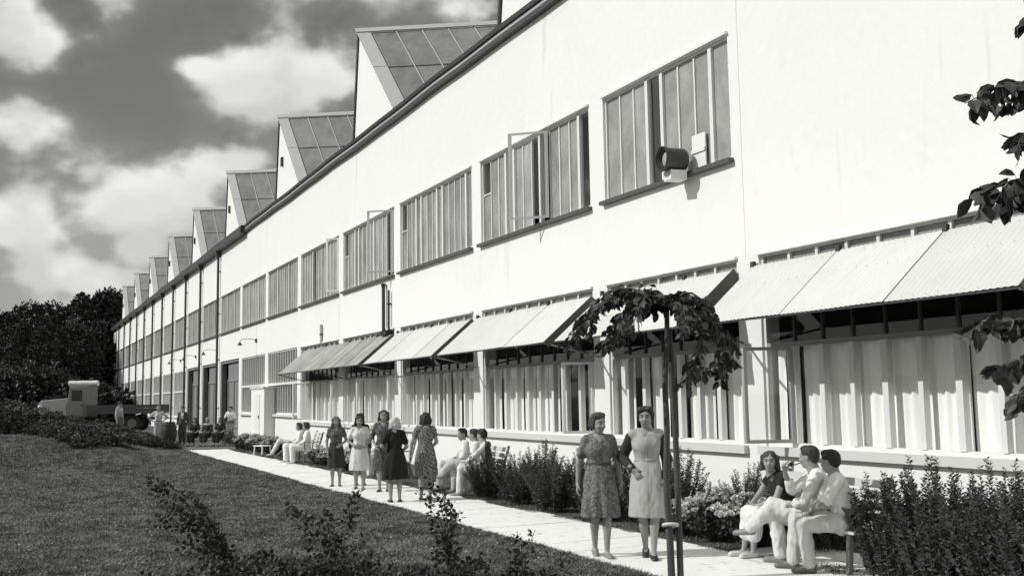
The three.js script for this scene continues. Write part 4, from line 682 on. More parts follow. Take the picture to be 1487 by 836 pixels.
// seated on a seat whose top is about 0.43 m up; the seat edge lies under the origin
const SIT = { pel: [0, 0.52, -0.2], wai: [0, 0.66, -0.22], che: [0, 0.83, -0.21], nck: [0, 1.0, -0.21], hed: [0, 1.14, -0.17],
  Lsh: [0.16, 0.955, -0.21], Lel: [0.22, 0.7, -0.14], Lwr: [0.13, 0.6, 0.05], Lhip: [0.09, 0.52, -0.17], Lkn: [0.1, 0.52, 0.22], Lan: [0.1, 0.085, 0.22],
  Rsh: [-0.16, 0.955, -0.21], Rel: [-0.22, 0.7, -0.14], Rwr: [-0.13, 0.6, 0.05], Rhip: [-0.09, 0.52, -0.17], Rkn: [-0.1, 0.52, 0.22], Ran: [-0.1, 0.085, 0.22] };
function makeHead(f, skin, male, cell) {
  const F = new Field([-0.11, -0.19, -0.13], [0.11, 0.14, 0.15], cell);
  F.ell([0, 0.025, -0.012], [0.073, 0.088, 0.092]); F.ell([0, -0.035, 0.02], [0.056, 0.075, 0.068], 0.03); F.ell([0, -0.085, 0.045], [0.026, 0.022, 0.028], 0.025);
  F.cap([0, -0.06, -0.02], [0, -0.16, -0.035], male ? 0.056 : 0.047, male ? 0.06 : 0.052, 0.03);
  F.cap([0, 0.012, 0.078], [0, -0.024, 0.097], 0.008, 0.014, 0.012); F.ell([0, 0.034, 0.07], [0.05, 0.012, 0.016], 0.015);
  for (const s of [-1, 1]) { F.ell([s * 0.074, -0.006, -0.008], [0.008, 0.03, 0.018], 0.006); F.ell([s * 0.03, 0.01, 0.088], [0.016, 0.011, 0.012], 0.012, true); F.ell([s * 0.035, -0.03, 0.06], [0.022, 0.02, 0.022], 0.02); F.ell([s * 0.03, 0.008, 0.071], [0.013, 0.013, 0.013], 0.003); }
  F.ell([0, -0.057, 0.08], [0.024, 0.006, 0.012], 0.008); F.ell([0, -0.068, 0.078], [0.02, 0.006, 0.012], 0.008);
  const tone = (x, y, z) => { if (z > 0.05) { const ax = Math.abs(x); if (ax > 0.016 && ax < 0.045 && Math.abs(y - 0.009) < 0.0085) return Math.abs(ax - 0.03) < 0.008 ? 0.03 : skin * 0.8; if (ax > 0.014 && ax < 0.05 && Math.abs(y - 0.034 + ax * 0.05) < 0.007) return skin * 0.3; if (ax < 0.026 && Math.abs(y + 0.062) < 0.009 && z > 0.072) return skin * 0.45; } return skin; };
  return F.mesh(tone);
}
function makeHair(style, tone, cell, seed) {
  const F = new Field([-0.16, -0.3, -0.2], [0.16, 0.19, 0.16], cell), n = (x, y, z) => tone * (0.55 + 1.6 * Math.abs(perlin.noise(x * 60 + seed, y * 14, z * 60)));
  F.ell([0, 0.045, -0.022], [0.083, 0.083, 0.1], 0.02);
  if (style === 'short') { F.ell([0, 0.0, -0.06], [0.073, 0.075, 0.058], 0.02); F.ell([0, 0.098, 0.03], [0.055, 0.03, 0.05], 0.02); }
  if (style === 'roll') { F.ell([0, 0.1, 0.025], [0.072, 0.036, 0.056], 0.03); F.ell([0, -0.02, -0.07], [0.08, 0.085, 0.06], 0.03); for (const s of [-1, 1]) F.ell([s * 0.07, 0.0, -0.02], [0.022, 0.07, 0.045], 0.02); }
  if (style === 'bob') { F.ell([0, -0.03, -0.06], [0.1, 0.1, 0.075], 0.03); for (const s of [-1, 1]) F.cap([s * 0.075, 0.05, -0.01], [s * 0.088, -0.075, -0.01], 0.03, 0.036, 0.03); }
  if (style === 'long') { for (const s of [-1, 1]) { F.cap([s * 0.07, 0.05, 0.0], [s * 0.088, -0.12, 0.005], 0.03, 0.036, 0.03); F.cap([s * 0.088, -0.1, 0.0], [s * 0.09, -0.19, 0.0], 0.036, 0.022, 0.03); } F.cap([0, 0.02, -0.07], [0, -0.17, -0.075], 0.085, 0.07, 0.04); }
  if (style === 'up') { F.ell([0, 0.01, -0.075], [0.08, 0.08, 0.06], 0.03); F.ell([0, -0.06, -0.085], [0.06, 0.04, 0.04], 0.02); for (const s of [-1, 1]) { F.ell([s * 0.042, 0.088, 0.036], [0.045, 0.035, 0.045], 0.03); F.ell([s * 0.077, 0.02, 0.0], [0.016, 0.05, 0.035], 0.02); } }
  F.ell([0, -0.035, 0.092], [0.06, style === 'up' || style === 'roll' ? 0.118 : 0.108, 0.062], 0.012, true);
  if (style === 'short') for (const s of [-1, 1]) F.ell([s * 0.085, -0.03, 0.02], [0.03, 0.05, 0.05], 0.01, true);
  return F.mesh(n, style === 'short' ? 0.005 : 0.015);
}
function makeHand(wr, dir, palmN, side, skin, cell, curl = 0.5) {
  const d = nrm3(dir), l = nrm3(cross3(d, palmN)), n = nrm3(cross3(l, d)), m = 0.24, F = new Field([wr[0] - m, wr[1] - m, wr[2] - m].map((v, i) => v + Math.min(0, 0) + d[i] * 0.09), [wr[0] + m, wr[1] + m, wr[2] + m].map((v, i) => v + d[i] * 0.09), cell), at3 = (a, b, c) => [0, 1, 2].map((i) => wr[i] + d[i] * a + l[i] * b + n[i] * c);
  F.cap(at3(-0.05, 0, 0), at3(0.01, 0, 0), 0.024, 0.024, 0.02); F.cap(at3(0.02, 0.0, 0), at3(0.075, 0, 0), 0.03, 0.038, 0.02, 0.42, n);
  const len = [0.068, 0.078, 0.073, 0.056];
  for (let i = 0; i < 4; i++) { const b = side * (0.03 - i * 0.02), k0 = at3(0.085, b, 0), c1 = curl * (0.7 + 0.1 * i), a = len[i] * 0.5, k1 = add(add(k0, d, a * Math.cos(c1)), n, a * Math.sin(c1)), c2 = c1 * 2.1, k2 = add(add(k1, d, a * Math.cos(c2)), n, a * Math.sin(c2)); F.cap(k0, k1, 0.0095, 0.009, 0.006); F.cap(k1, k2, 0.009, 0.0075, 0.004); }
  const t0 = at3(0.025, side * 0.03, 0.005), t1 = at3(0.055, side * 0.052, 0.02), t2 = at3(0.082, side * 0.05, 0.032); F.cap(t0, t1, 0.014, 0.011, 0.012); F.cap(t1, t2, 0.0105, 0.0085, 0.005);
  return F.mesh(skin);
}
/* o: label, at [x, z], yaw (degrees, 0 faces away from the facade), H height, sit, J joint overrides, look [turn, nod], fine,
   hair [style, tone], top/skirt/trousers tones or functions, sleeve 0..2, hem, shoes tone, male */
function person(o) {
  const base = o.sit ? SIT : REST, J = {}; for (const k in base) J[k] = (o.J && o.J[k]) ? o.J[k] : base[k].slice();
  const c = o.fine ? 0.012 : 0.02, skin = (o.skin ?? 0.5) * 0.58, male = o.male, s = o.H / 1.65, y0 = o.y || 0;
  const t = thing('person', o.label, 'person', [o.at[0], y0, o.at[1]], rad(o.yaw), o.group); t.scale.setScalar(s);
  let lo = [9, 9, 9], hi = [-9, -9, -9]; for (const k in J) for (let i = 0; i < 3; i++) { lo[i] = Math.min(lo[i], J[k][i]); hi[i] = Math.max(hi[i], J[k][i]); }
  lo = lo.map((v) => v - 0.24); hi = hi.map((v) => v + 0.22); lo[1] = -0.02;
  const torso = (F, e, k) => { F.cap(J.pel, J.wai, (male ? 0.13 : 0.145) + e, (male ? 0.118 : 0.108) + e, k, 0.76); F.cap(J.wai, J.che, (male ? 0.118 : 0.108) + e, (male ? 0.142 : 0.128) + e, k, 0.74); F.cap(mix(J.Lsh, J.Rsh, 0.15), mix(J.Lsh, J.Rsh, 0.85), (male ? 0.062 : 0.054) + e, (male ? 0.062 : 0.054) + e, 0.05); F.cap(J.che, mix(J.che, J.nck, 0.55), (male ? 0.14 : 0.125) + e, 0.085 + e, k, 0.72); if (!male) for (const q of [-1, 1]) { const u = nrm3(sub3(J.Lsh, J.Rsh)), fw = nrm3(cross3(u, nrm3(sub3(J.nck, J.wai)))); F.ell(add(add(J.che, u, q * 0.058), fw, 0.046), [0.052 + e, 0.06 + e, 0.044 + e], 0.08); } };
  // body
  const B = new Field(lo, hi, c); torso(B, 0, 0.05);
  B.cap(add(J.nck, [0, -0.05, 0]), mix(J.nck, J.hed, 0.6), male ? 0.058 : 0.05, male ? 0.054 : 0.046, 0.03);
  for (const S of ['L', 'R']) { B.cap(J[S + 'sh'], J[S + 'el'], male ? 0.05 : 0.044, male ? 0.042 : 0.036, 0.03); B.cap(J[S + 'el'], J[S + 'wr'], male ? 0.041 : 0.035, 0.025, 0.015); B.cap(J[S + 'hip'], J[S + 'kn'], male ? 0.082 : 0.086, male ? 0.058 : 0.056, 0.04); const cm = mix(J[S + 'kn'], J[S + 'an'], 0.32); B.cap(J[S + 'kn'], cm, 0.05, 0.05, 0.02); B.cap(cm, J[S + 'an'], 0.05, 0.028, 0.02); const ft = footOf(J, S, o); B.cap(add(J[S + 'an'], [0, -0.03, 0]), ft[1], 0.036, 0.026, 0.02); }
  const geos = [B.mesh(o.legTone ? (x, y) => y < 0.9 && y < (o.hem ?? 0.5) + 0.1 && !o.sit ? o.legTone : skin : skin)];
  const hm = new THREE.Matrix4().compose(V(...J.hed), new THREE.Quaternion().setFromEuler(new THREE.Euler(rad(o.look ? o.look[1] : 0), rad(o.look ? o.look[0] : 0), rad(o.look ? o.look[2] || 0 : 0), 'YXZ')), V(1, 1, 1));
  geos.push(makeHead(o, skin, male, o.fine ? 0.005 : 0.011).applyMatrix4(hm));
  for (const [S, sd] of [['L', 1], ['R', -1]]) { const d = o[S + 'hand'] ? o[S + 'hand'][0] : nrm3(sub3(J[S + 'wr'], J[S + 'el'])), pn = o[S + 'hand'] ? o[S + 'hand'][1] : [-sd, 0, 0.1]; geos.push(makeHand(J[S + 'wr'], d, pn, sd * -1 * (o.flip ? -1 : 1), skin, o.fine ? 0.005 : 0.01, o.curl ?? 0.45)); }
  part('body', mergeGeometries(geos), skinMat, t);
  part('hair', makeHair(o.hair[0], o.hair[1], o.fine ? 0.006 : 0.012, (o.at[0] * 7) % 5).applyMatrix4(hm), hairMat, t);
  // shoes
  for (const S of ['L', 'R']) { const [h, tp] = footOf(J, S, o), F = new Field(add(h, [-0.3, -0.12, -0.3]), add(h, [0.3, 0.16, 0.3]), o.fine ? 0.01 : 0.016); F.cap(h, mix(h, tp, 0.95), 0.042, 0.034, 0.02, 0.85, [0, 1, 0]); F.cap(add(h, [0, -0.012, 0]), add(tp, [0, -0.008, 0]), 0.036, 0.036, 0.01, 0.7, [0, 1, 0]); if (o.ankleHigh) F.cap(h, J[S + 'an'], 0.042, 0.042, 0.02); part('shoe', F.mesh(o.shoes ?? 0.04), shoeMat, t); }
  // clothing
  if (o.trousers !== undefined) {
    const F = new Field(lo, hi, c); F.cap(J.pel, mix(J.pel, J.wai, 0.7), male ? 0.142 : 0.152, 0.128, 0.04, 0.78);
    for (const S of ['L', 'R']) { const an = add(mix(J[S + 'an'], J[S + 'kn'], 0.06), [0, 0, 0]); F.cap(J[S + 'hip'], J[S + 'kn'], 0.102, 0.082, 0.04); F.cap(J[S + 'kn'], mix(J[S + 'kn'], an, 0.5), 0.082, 0.076, 0.02); F.cap(mix(J[S + 'kn'], an, 0.5), an, 0.076, 0.068, 0.02); }
    part('trousers', F.mesh(o.trousers, 0.011), clothMat, t);
  }
  if (o.top !== undefined) {
    const F = new Field(lo, hi, c), e = o.loose ?? 0.012; torso(F, e, 0.05); const sl = o.sleeve ?? 0.6;
    for (const S of ['L', 'R']) { const f = Math.min(1, sl); F.cap(J[S + 'sh'], mix(J[S + 'sh'], J[S + 'el'], f), male ? 0.062 : 0.054, (male ? 0.056 : 0.049) + (sl <= 1 ? 0.008 : 0), 0.03); if (sl > 1) F.cap(J[S + 'el'], mix(J[S + 'el'], J[S + 'wr'], sl - 1), 0.054, 0.042, 0.02); }
    F.ell(add(J.nck, [0, 0.02, 0.055]), [0.052, 0.1, 0.08], 0.01, true);
    F.cap(add(J.nck, [-0.055, 0.01, 0.0]), add(J.nck, [-0.03, -0.05, 0.085]), 0.02, 0.018, 0.008, 0.6, [0, 1, 0]); F.cap(add(J.nck, [0.055, 0.01, 0.0]), add(J.nck, [0.03, -0.05, 0.085]), 0.02, 0.018, 0.008, 0.6, [0, 1, 0]);
    part(o.skirt !== undefined && !o.skirtPart ? 'bodice' : 'shirt', F.mesh(o.top, 0.011), clothMat, t);
    if (male && o.trousers !== undefined) { const Q = new Field(lo, hi, c), m = mix(J.pel, J.wai, 0.45); Q.cone(add(m, [0, 0.018, 0]), add(m, [0, -0.018, 0]), [0.153, 0.122], [0.153, 0.122], 3, 0, 0.004); part('belt', Q.mesh(0.04), clothMat, t); }
  }
  if (o.sleeveTone !== undefined) { const F = new Field(lo, hi, c); for (const S of ['L', 'R']) { F.cap(mix(J[S + 'sh'], J[S + 'el'], 0.15), J[S + 'el'], 0.066, 0.06, 0.02); F.cap(J[S + 'el'], mix(J[S + 'el'], J[S + 'wr'], 0.92), 0.06, 0.04, 0.02); } part('sleeves', F.mesh(o.sleeveTone, 0.005), clothMat, t).name = 'sleeve'; }
  if (o.skirt !== undefined) {
    const F = new Field(lo.map((v) => v - 0.12), hi.map((v) => v + 0.12), c), hem = o.hem ?? 0.5, w = o.flare ?? 0.24;
    if (!o.sit) { const mk = mix(J.Lkn, J.Rkn, 0.5); F.cone([J.wai[0], J.wai[1] + 0.0, J.wai[2]], [mk[0], hem, mk[2] - 0.02], [0.135, 0.105], [w, w * 0.78], o.folds ?? 8, o.amp ?? 0.07, 0.02, o.at[0] * 3, 0.018); }
    else { for (const S of ['L', 'R']) { F.cap(J[S + 'hip'], J[S + 'kn'], 0.122, 0.1, 0.06); const d = mix(J[S + 'kn'], J[S + 'an'], o.drop ?? 0.5); F.cap(J[S + 'kn'], d, 0.1, 0.085, 0.03); } const a = mix(J.Lkn, J.Rkn, 0.5), b = mix(J.Lhip, J.Rhip, 0.5); F.cap(b, a, 0.12, 0.1, 0.06, 0.8, [0, 1, 0]); F.cap(a, add(a, [0, -(J.Lkn[1] - J.Lan[1]) * (o.drop ?? 0.5), 0]), 0.1, 0.085, 0.05, 0.8); F.cap(J.pel, J.wai, 0.165, 0.125, 0.05, 0.8); }
    part('skirt', F.mesh(o.skirt, 0.009), clothMat, t);
  }
  if (o.belt !== undefined) { const F = new Field(lo, hi, c); F.cone(add(J.wai, [0, 0.02, 0]), add(J.wai, [0, -0.02, 0]), [0.139, 0.109], [0.142, 0.111], 3, 0, 0.004); part('belt', F.mesh(o.belt), clothMat, t); }
  return t;
}
function footOf(J, S, o) { const a = J[S + 'an'], d = (o.toe && o.toe[S]) || [S === 'L' ? 0.15 : -0.15, -0.02, 1], u = nrm3(d), h = add(add(a, [0, -0.035, 0]), u, -0.03); return [h, add(h, u, 0.19)]; }

// ---------- garden furniture ----------
const benchPaint = mat(0.5, 0.7), benchDark = mat(0.16, 0.8), canvas = mat(0.74, 0.95);
function slatBench(label, pos, yawDeg, len, m) { // seat edge under the origin, facing +z
  const t = thing('garden_bench', label, 'bench', pos, rad(yawDeg), 'benches along the wall'), h = len / 2;
  for (let i = 0; i < 4; i++) part('seat_slat', bx(-h, h, 0.405 - i * 0.006, 0.43 - i * 0.006, -0.1 - i * 0.1, -0.02 - i * 0.1), m, t);
  for (let i = 0; i < 4; i++) { const y = 0.5 + i * 0.11, z = -0.43 - i * 0.03; part('back_slat', hexa([V(-h, y, z + 0.012), V(h, y, z + 0.012), V(h, y + 0.08, z - 0.012), V(-h, y + 0.08, z - 0.012), V(-h, y, z - 0.012), V(h, y, z - 0.012), V(h, y + 0.08, z - 0.036), V(-h, y + 0.08, z - 0.036)]), m, t); }
  for (const x of [-h + 0.12, h - 0.12]) { part('end_frame', merge([bar(V(x, 0.01, -0.04), V(x, 0.4, -0.07), 0.05), bar(V(x, 0.01, -0.5), V(x, 0.4, -0.39), 0.05), bar(V(x, 0.37, -0.05), V(x, 0.37, -0.43), 0.045), bar(V(x, 0.39, -0.44), V(x, 0.94, -0.6), 0.04)]), benchDark, t); part('arm_rest', merge([bar(V(x, 0.64, -0.02), V(x, 0.64, -0.5), 0.05, 0.025), bar(V(x, 0.4, -0.06), V(x, 0.63, -0.05), 0.035)]), benchDark, t); }
  return t;
}
slatBench('slatted bench with the pipe smoker beside the border shrubs', [8.28, 0.03, 2.72], -5, 1.95, benchPaint);
slatBench('slatted bench with three men beyond the dark border shrubs', [-1.65, 0, 2.3], -8, 1.9, benchPaint);
slatBench('slatted bench behind the standing women', [-6.6, 0, 2.4], 0, 1.7, benchPaint);
slatBench('slatted bench with the two women in white', [-13.6, 0, 2.62], -8, 1.7, benchPaint);
slatBench('slatted bench with three dark dressed women at the end of the path', [-28.35, 0, 2.95], 48, 2.0, benchDark);
function deckChair(label, pos, yawDeg) {
  const t = thing('deck_chair', label, 'deck chair', pos, rad(yawDeg), 'white deck chairs');
  for (const x of [-0.27, 0.27]) { part('frame_rail', bar(V(x, 0.02, 0.5), V(x, 0.95, -0.62), 0.035), benchPaint, t); part('leg_rail', bar(V(x * 0.9, 0.02, -0.55), V(x * 0.9, 0.5, 0.25), 0.035), benchPaint, t); }
  part('cross_bar', merge([bar(V(-0.27, 0.95, -0.62), V(0.27, 0.95, -0.62), 0.035), bar(V(-0.25, 0.5, 0.25), V(0.25, 0.5, 0.25), 0.035)]), benchPaint, t);
  const n = 10, pos2 = [], idx = []; for (let j = 0; j <= n; j++) { const f = j / n, y = lerp(0.46, 0.94, f) - 0.26 * Math.sin(Math.PI * Math.min(1, f * 1.05)) * (1 - f * 0.5), z = lerp(0.26, -0.6, f); for (const [x, o] of [[-0.24, 0], [0.24, 0], [-0.24, -0.012], [0.24, -0.012]]) pos2.push(x, y + o, z); }
  for (let j = 0; j < n; j++) { const a = j * 4, b = a + 4; idx.push(a, b, a + 1, a + 1, b, b + 1, a + 2, a + 3, b + 2, a + 3, b + 3, b + 2); } const g = new THREE.BufferGeometry(); g.setAttribute('position', new THREE.Float32BufferAttribute(pos2, 3)); g.setIndex(idx); g.computeVertexNormals(); part('canvas_sling', g, canvas, t); return t;
}
deckChair('empty white deck chair beside the two women in white', [-11.9, 0, 1.75], -12);
deckChair('white deck chair with a reclining person by the path', [-17.4, 0, 2.0], -18);
{ const t = thing('garden_stool', 'small white stool at the foot of the deck chair', 'stool', [-18.2, 0, 2.75], 0.3); for (let i = 0; i < 4; i++) part('slat', bx(-0.3, 0.3, 0.36, 0.385, -0.2 + i * 0.1, -0.115 + i * 0.1), canvas, t); for (const [x, z] of [[-1, -1], [1, -1], [-1, 1], [1, 1]]) part('leg', bar(V(x * 0.27, 0, z * 0.17), V(x * 0.25, 0.36, z * 0.15), 0.035), canvas, t); }
{ const t = thing('barrel', 'dark barrel standing among weeds beside the man with hands on hips', 'barrel', [-31.6, 0, 4.05]); part('staves', flat(new THREE.LatheGeometry([[0, 0], [0.26, 0], [0.33, 0.3], [0.35, 0.5], [0.33, 0.75], [0.27, 1.02], [0.24, 1.02], [0.24, 0.97], [0, 0.97]].map(([a, b]) => new THREE.Vector2(a, b)), 18)), M.black, t); for (const y of [0.16, 0.4, 0.64, 0.88]) part('hoop', flat(new THREE.TorusGeometry(0.318 + 0.03 * Math.sin(y * 3), 0.012, 5, 22).rotateX(Math.PI / 2).translate(0, y, 0)), M.black, t); }

// ---------- the people ----------
const patt = (a, b, f, th = 0) => (x, y, z) => perlin.noise(x * f, y * f, z * f + 3) + 0.5 * perlin.noise(x * f * 2.1, y * f * 2.1, z * f * 2.1) > th ? a : b;
const check = (x, y, z) => (Math.sin((x + z * 0.7) * 95 + Math.sin(y * 60)) * Math.sin(y * 85 + x * 20) > 0.25 ? 0.3 : 0.085);
const coat = (v) => (x, y, z) => z > 0.02 && Math.abs(x - 0.015) < 0.007 ? v * 0.7 : v;
// two women walking
person({ label: 'woman in dark patterned belted dress walking beside a taller woman', at: [6.72, 4.22], yaw: 64, H: 1.65, fine: true, look: [34, 4], hair: ['roll', 0.06], top: patt(0.2, 0.1, 42), sleeve: 0.62, skirt: patt(0.2, 0.095, 42), hem: 0.47, flare: 0.215, folds: 9, amp: 0.11, belt: 0.06, shoes: 0.2, skin: 0.5,
  J: { Rel: [-0.235, 1.07, -0.05], Rwr: [-0.25, 0.85, -0.02], Lel: [0.225, 1.08, -0.06], Lwr: [0.25, 0.86, -0.03], Lkn: [0.075, 0.5, 0.09], Lan: [0.06, 0.085, 0.12], Rkn: [-0.07, 0.49, 0.03], Ran: [-0.06, 0.1, -0.1] }, toe: { L: [0.2, -0.02, 1], R: [0, -0.15, 1] } });
person({ label: 'dark haired woman in pale work coat over dark sleeves walking with hand at pocket', at: [7.09, 3.8], yaw: 56, H: 1.72, fine: true, look: [-6, 2], hair: ['up', 0.03], top: coat(0.38), sleeve: 0.2, sleeveTone: 0.03, skirt: coat(0.42), hem: 0.46, flare: 0.21, folds: 5, amp: 0.05, belt: 0.34, shoes: 0.015, skin: 0.48, legTone: 0.3,
  J: { Rel: [-0.27, 1.1, -0.09], Rwr: [-0.15, 0.97, 0.12], Lel: [0.22, 1.08, -0.04], Lwr: [0.2, 0.88, 0.08], Lkn: [0.07, 0.5, 0.08], Lan: [0.05, 0.085, 0.14], Rkn: [-0.06, 0.49, 0.02], Ran: [-0.04, 0.11, -0.1] }, Rhand: [[0.5, -0.6, 0.2], [0.3, 0, -1]], toe: { L: [0.1, -0.04, 1], R: [0, -0.25, 1] } });
// bench of three beside the shrubs
person({ label: 'man in white shirt seated with his back turned beside the pipe smoker', at: [8.86, 2.84], yaw: -38, H: 1.64, y: 0.02, sit: true, male: true, fine: true, look: [-34, 8], hair: ['short', 0.02], top: 0.72, sleeve: 0.85, trousers: 0.52, shoes: 0.12, skin: 0.46,
  J: { che: [0, 0.83, -0.18], nck: [0, 1.0, -0.16], hed: [0, 1.13, -0.11], Lsh: [0.17, 0.95, -0.17], Rsh: [-0.17, 0.95, -0.15], Lel: [0.2, 0.72, -0.02], Lwr: [0.02, 0.63, 0.12], Rel: [-0.22, 0.72, -0.02], Rwr: [-0.02, 0.61, 0.14], Lkn: [0.13, 0.5, 0.2], Lan: [0.12, 0.085, 0.14], Rkn: [-0.12, 0.52, 0.24], Ran: [-0.14, 0.085, 0.3] }, Lhand: [[-0.9, 0, 0.3], [0, -1, 0]], Rhand: [[0.9, 0, 0.2], [0, -1, 0]] });
person({ label: 'man in white shirt holding a pipe to his mouth on the bench', at: [8.42, 2.76], yaw: -40, H: 1.66, y: 0.02, sit: true, male: true, fine: true, look: [-22, 4], hair: ['short', 0.03], top: 0.7, sleeve: 1.5, trousers: 0.62, shoes: 0.2, skin: 0.46,
  J: { hed: [0, 1.14, -0.13], Rel: [-0.2, 0.78, 0.06], Rwr: [-0.09, 0.97, 0.12], Lel: [0.2, 0.7, -0.06], Lwr: [0.04, 0.63, 0.13], Lkn: [-0.02, 0.63, 0.26], Lan: [-0.2, 0.36, 0.52], Rkn: [-0.12, 0.52, 0.24], Ran: [-0.1, 0.085, 0.2] }, Rhand: [[0.35, 0.9, 0.1], [0.6, 0, -0.8]], Lhand: [[-0.9, 0, 0.3], [0, -1, 0]], curl: 0.8, toe: { L: [-0.3, -0.1, 1] } });
person({ label: 'woman in black top and white skirt leaning forward on the bench beside the pipe smoker', at: [7.78, 2.6], yaw: -12, H: 1.58, y: 0.02, sit: true, fine: true, look: [58, 0], hair: ['bob', 0.045], top: 0.012, sleeve: 0.35, skirt: 0.68, drop: 0.55, shoes: 0.55, skin: 0.5,
  J: { wai: [0, 0.66, -0.2], che: [0, 0.82, -0.13], nck: [0, 0.98, -0.06], hed: [0.01, 1.11, 0.0], Lsh: [0.15, 0.94, -0.1], Rsh: [-0.15, 0.94, -0.1], Rel: [-0.22, 0.7, 0.04], Rwr: [-0.12, 0.6, 0.2], Lel: [0.2, 0.7, 0.03], Lwr: [0.06, 0.6, 0.2], Lkn: [0.08, 0.5, 0.24], Lan: [0.06, 0.085, 0.28], Rkn: [-0.08, 0.5, 0.24], Ran: [-0.1, 0.085, 0.32] } });
{ // the pipe
  const f = V(Math.sin(rad(-62)), 0, Math.cos(rad(-62))), p = V(8.42, 0, 2.76).addScaledVector(V(Math.sin(rad(-40)), 0, Math.cos(rad(-40))), -0.13).addScaledVector(f, 0.085).setY(1.11), e = p.clone().addScaledVector(f, 0.11).add(V(0, -0.03, 0)), t = thing('tobacco_pipe', 'dark tobacco pipe in the mouth of the seated man', 'pipe', [p.x, p.y, p.z]); part('mouthpiece', tube([V(0, 0, 0), e.clone().sub(p).multiplyScalar(0.5).add(V(0, -0.008, 0)), e.clone().sub(p)], 0.006), M.black, t); part('bowl', flat(new THREE.LatheGeometry([[0, -0.02], [0.014, -0.018], [0.02, 0], [0.018, 0.03], [0.013, 0.03], [0.012, 0.0], [0, -0.005]].map(([a, b]) => new THREE.Vector2(a, b)), 12).translate(e.x - p.x, e.y - p.y, e.z - p.z)), M.black, t);
}
// bench of three men
person({ label: 'man in dark backed waistcoat and white trousers seated at the bench end by the shrubs', at: [-1.02, 2.4], yaw: -30, H: 1.66, sit: true, male: true, fine: true, look: [-30, 4], hair: ['short', 0.015], top: (x, y, z) => z < -0.2 ? 0.07 : 0.62, sleeve: 1.6, trousers: 0.66, shoes: 0.3,
  J: { che: [0, 0.83, -0.18], hed: [0, 1.14, -0.12], nck: [0, 1.0, -0.17], Lel: [0.21, 0.73, 0.02], Lwr: [0.08, 0.62, 0.2], Rel: [-0.21, 0.73, 0.02], Rwr: [-0.08, 0.62, 0.2], Lkn: [0.12, 0.53, 0.26], Lan: [0.12, 0.085, 0.3], Rkn: [-0.12, 0.53, 0.26], Ran: [-0.12, 0.085, 0.24] } });
person({ label: 'man in white shirt seated in the middle of the bench of three men', at: [-1.62, 2.36], yaw: -24, H: 1.64, sit: true, male: true, look: [-20, 4], hair: ['short', 0.02], top: 0.66, sleeve: 1.3, trousers: 0.5, shoes: 0.2, J: { Lkn: [0.02, 0.62, 0.26], Lan: [-0.16, 0.36, 0.5] }, toe: { L: [-0.3, -0.1, 1] } });
person({ label: 'man in white shirt seated at the bench end toward the standing women', at: [-2.25, 2.34], yaw: -10, H: 1.64, sit: true, male: true, look: [18, 2], hair: ['short', 0.02], top: 0.68, sleeve: 1.3, trousers: 0.62, shoes: 0.2, J: { Lkn: [0.12, 0.56, 0.28], Lan: [0.14, 0.09, 0.4] } });
// group standing on the path
const away = -106, toward = 72;
person({ label: 'girl with long hair in dark dress standing on the path beside the white dress', at: [-4.58, 4.11], yaw: toward, H: 1.5, fine: true, look: [12, 4], hair: ['long', 0.09], top: patt(0.14, 0.07, 30), sleeve: 0.5, skirt: 0.035, hem: 0.46, flare: 0.2, shoes: 0.06, J: { Rel: [-0.22, 1.08, -0.02], Rwr: [-0.2, 0.86, 0.06], Lel: [0.24, 1.1, -0.05], Lwr: [0.12, 1.0, 0.12] } });
person({ label: 'dark haired woman in dark jacket half hidden behind the white dress', at: [-4.55, 3.58], yaw: toward, H: 1.56, look: [0, 4], hair: ['up', 0.02], top: 0.035, sleeve: 1.8, skirt: 0.3, hem: 0.45, shoes: 0.05 });
person({ label: 'woman in white short sleeved dress standing on the path', at: [-3.62, 3.89], yaw: toward, H: 1.52, fine: true, look: [4, 4], hair: ['bob', 0.015], top: 0.7, sleeve: 0.65, skirt: 0.68, hem: 0.45, flare: 0.22, belt: 0.66, shoes: 0.1, J: { Rel: [-0.24, 1.09, -0.03], Rwr: [-0.1, 0.99, 0.13], Lel: [0.23, 1.09, -0.03], Lwr: [0.1, 0.97, 0.13], Lkn: [0.08, 0.5, 0.06], Lan: [0.08, 0.085, 0.06], Ran: [-0.08, 0.09, -0.07] }, Rhand: [[0.9, 0, 0.2], [0, 0, -1]], Lhand: [[-0.9, 0, 0.2], [0, 0, -1]] });
person({ label: 'tall smiling woman in dark dress standing behind the blonde woman', at: [-2.74, 3.66], yaw: toward - 2, H: 1.64, fine: true, look: [0, 0], hair: ['bob', 0.05], top: patt(0.12, 0.06, 26), sleeve: 1.2, skirt: patt(0.09, 0.04, 26), hem: 0.45, flare: 0.2, shoes: 0.03, J: { Rel: [-0.24, 1.1, -0.04], Rwr: [-0.16, 0.95, 0.1] } });
person({ label: 'blonde woman in black dress standing with her back turned', at: [-0.62, 4.16], yaw: away, H: 1.53, fine: true, look: [0, 4], hair: ['bob', 0.55], top: 0.01, sleeve: 0.7, skirt: 0.01, hem: 0.47, flare: 0.255, folds: 8, shoes: 0.02, J: { Lel: [0.26, 1.1, -0.06], Lwr: [0.15, 1.0, 0.1], Rel: [-0.23, 1.09, 0.0], Rwr: [-0.14, 0.96, 0.14] } });
person({ label: 'dark bobbed woman in small patterned dress standing with her back turned', at: [-0.68, 3.55], yaw: away - 6, H: 1.6, fine: true, look: [22, 6], hair: ['bob', 0.03], top: check, sleeve: 0.45, skirt: check, hem: 0.48, flare: 0.225, folds: 7, shoes: 0.1, J: { Lel: [0.25, 1.09, 0.0], Lwr: [0.29, 0.87, 0.06], Rel: [-0.21, 1.1, 0.02], Rwr: [-0.12, 1.0, 0.16] } });
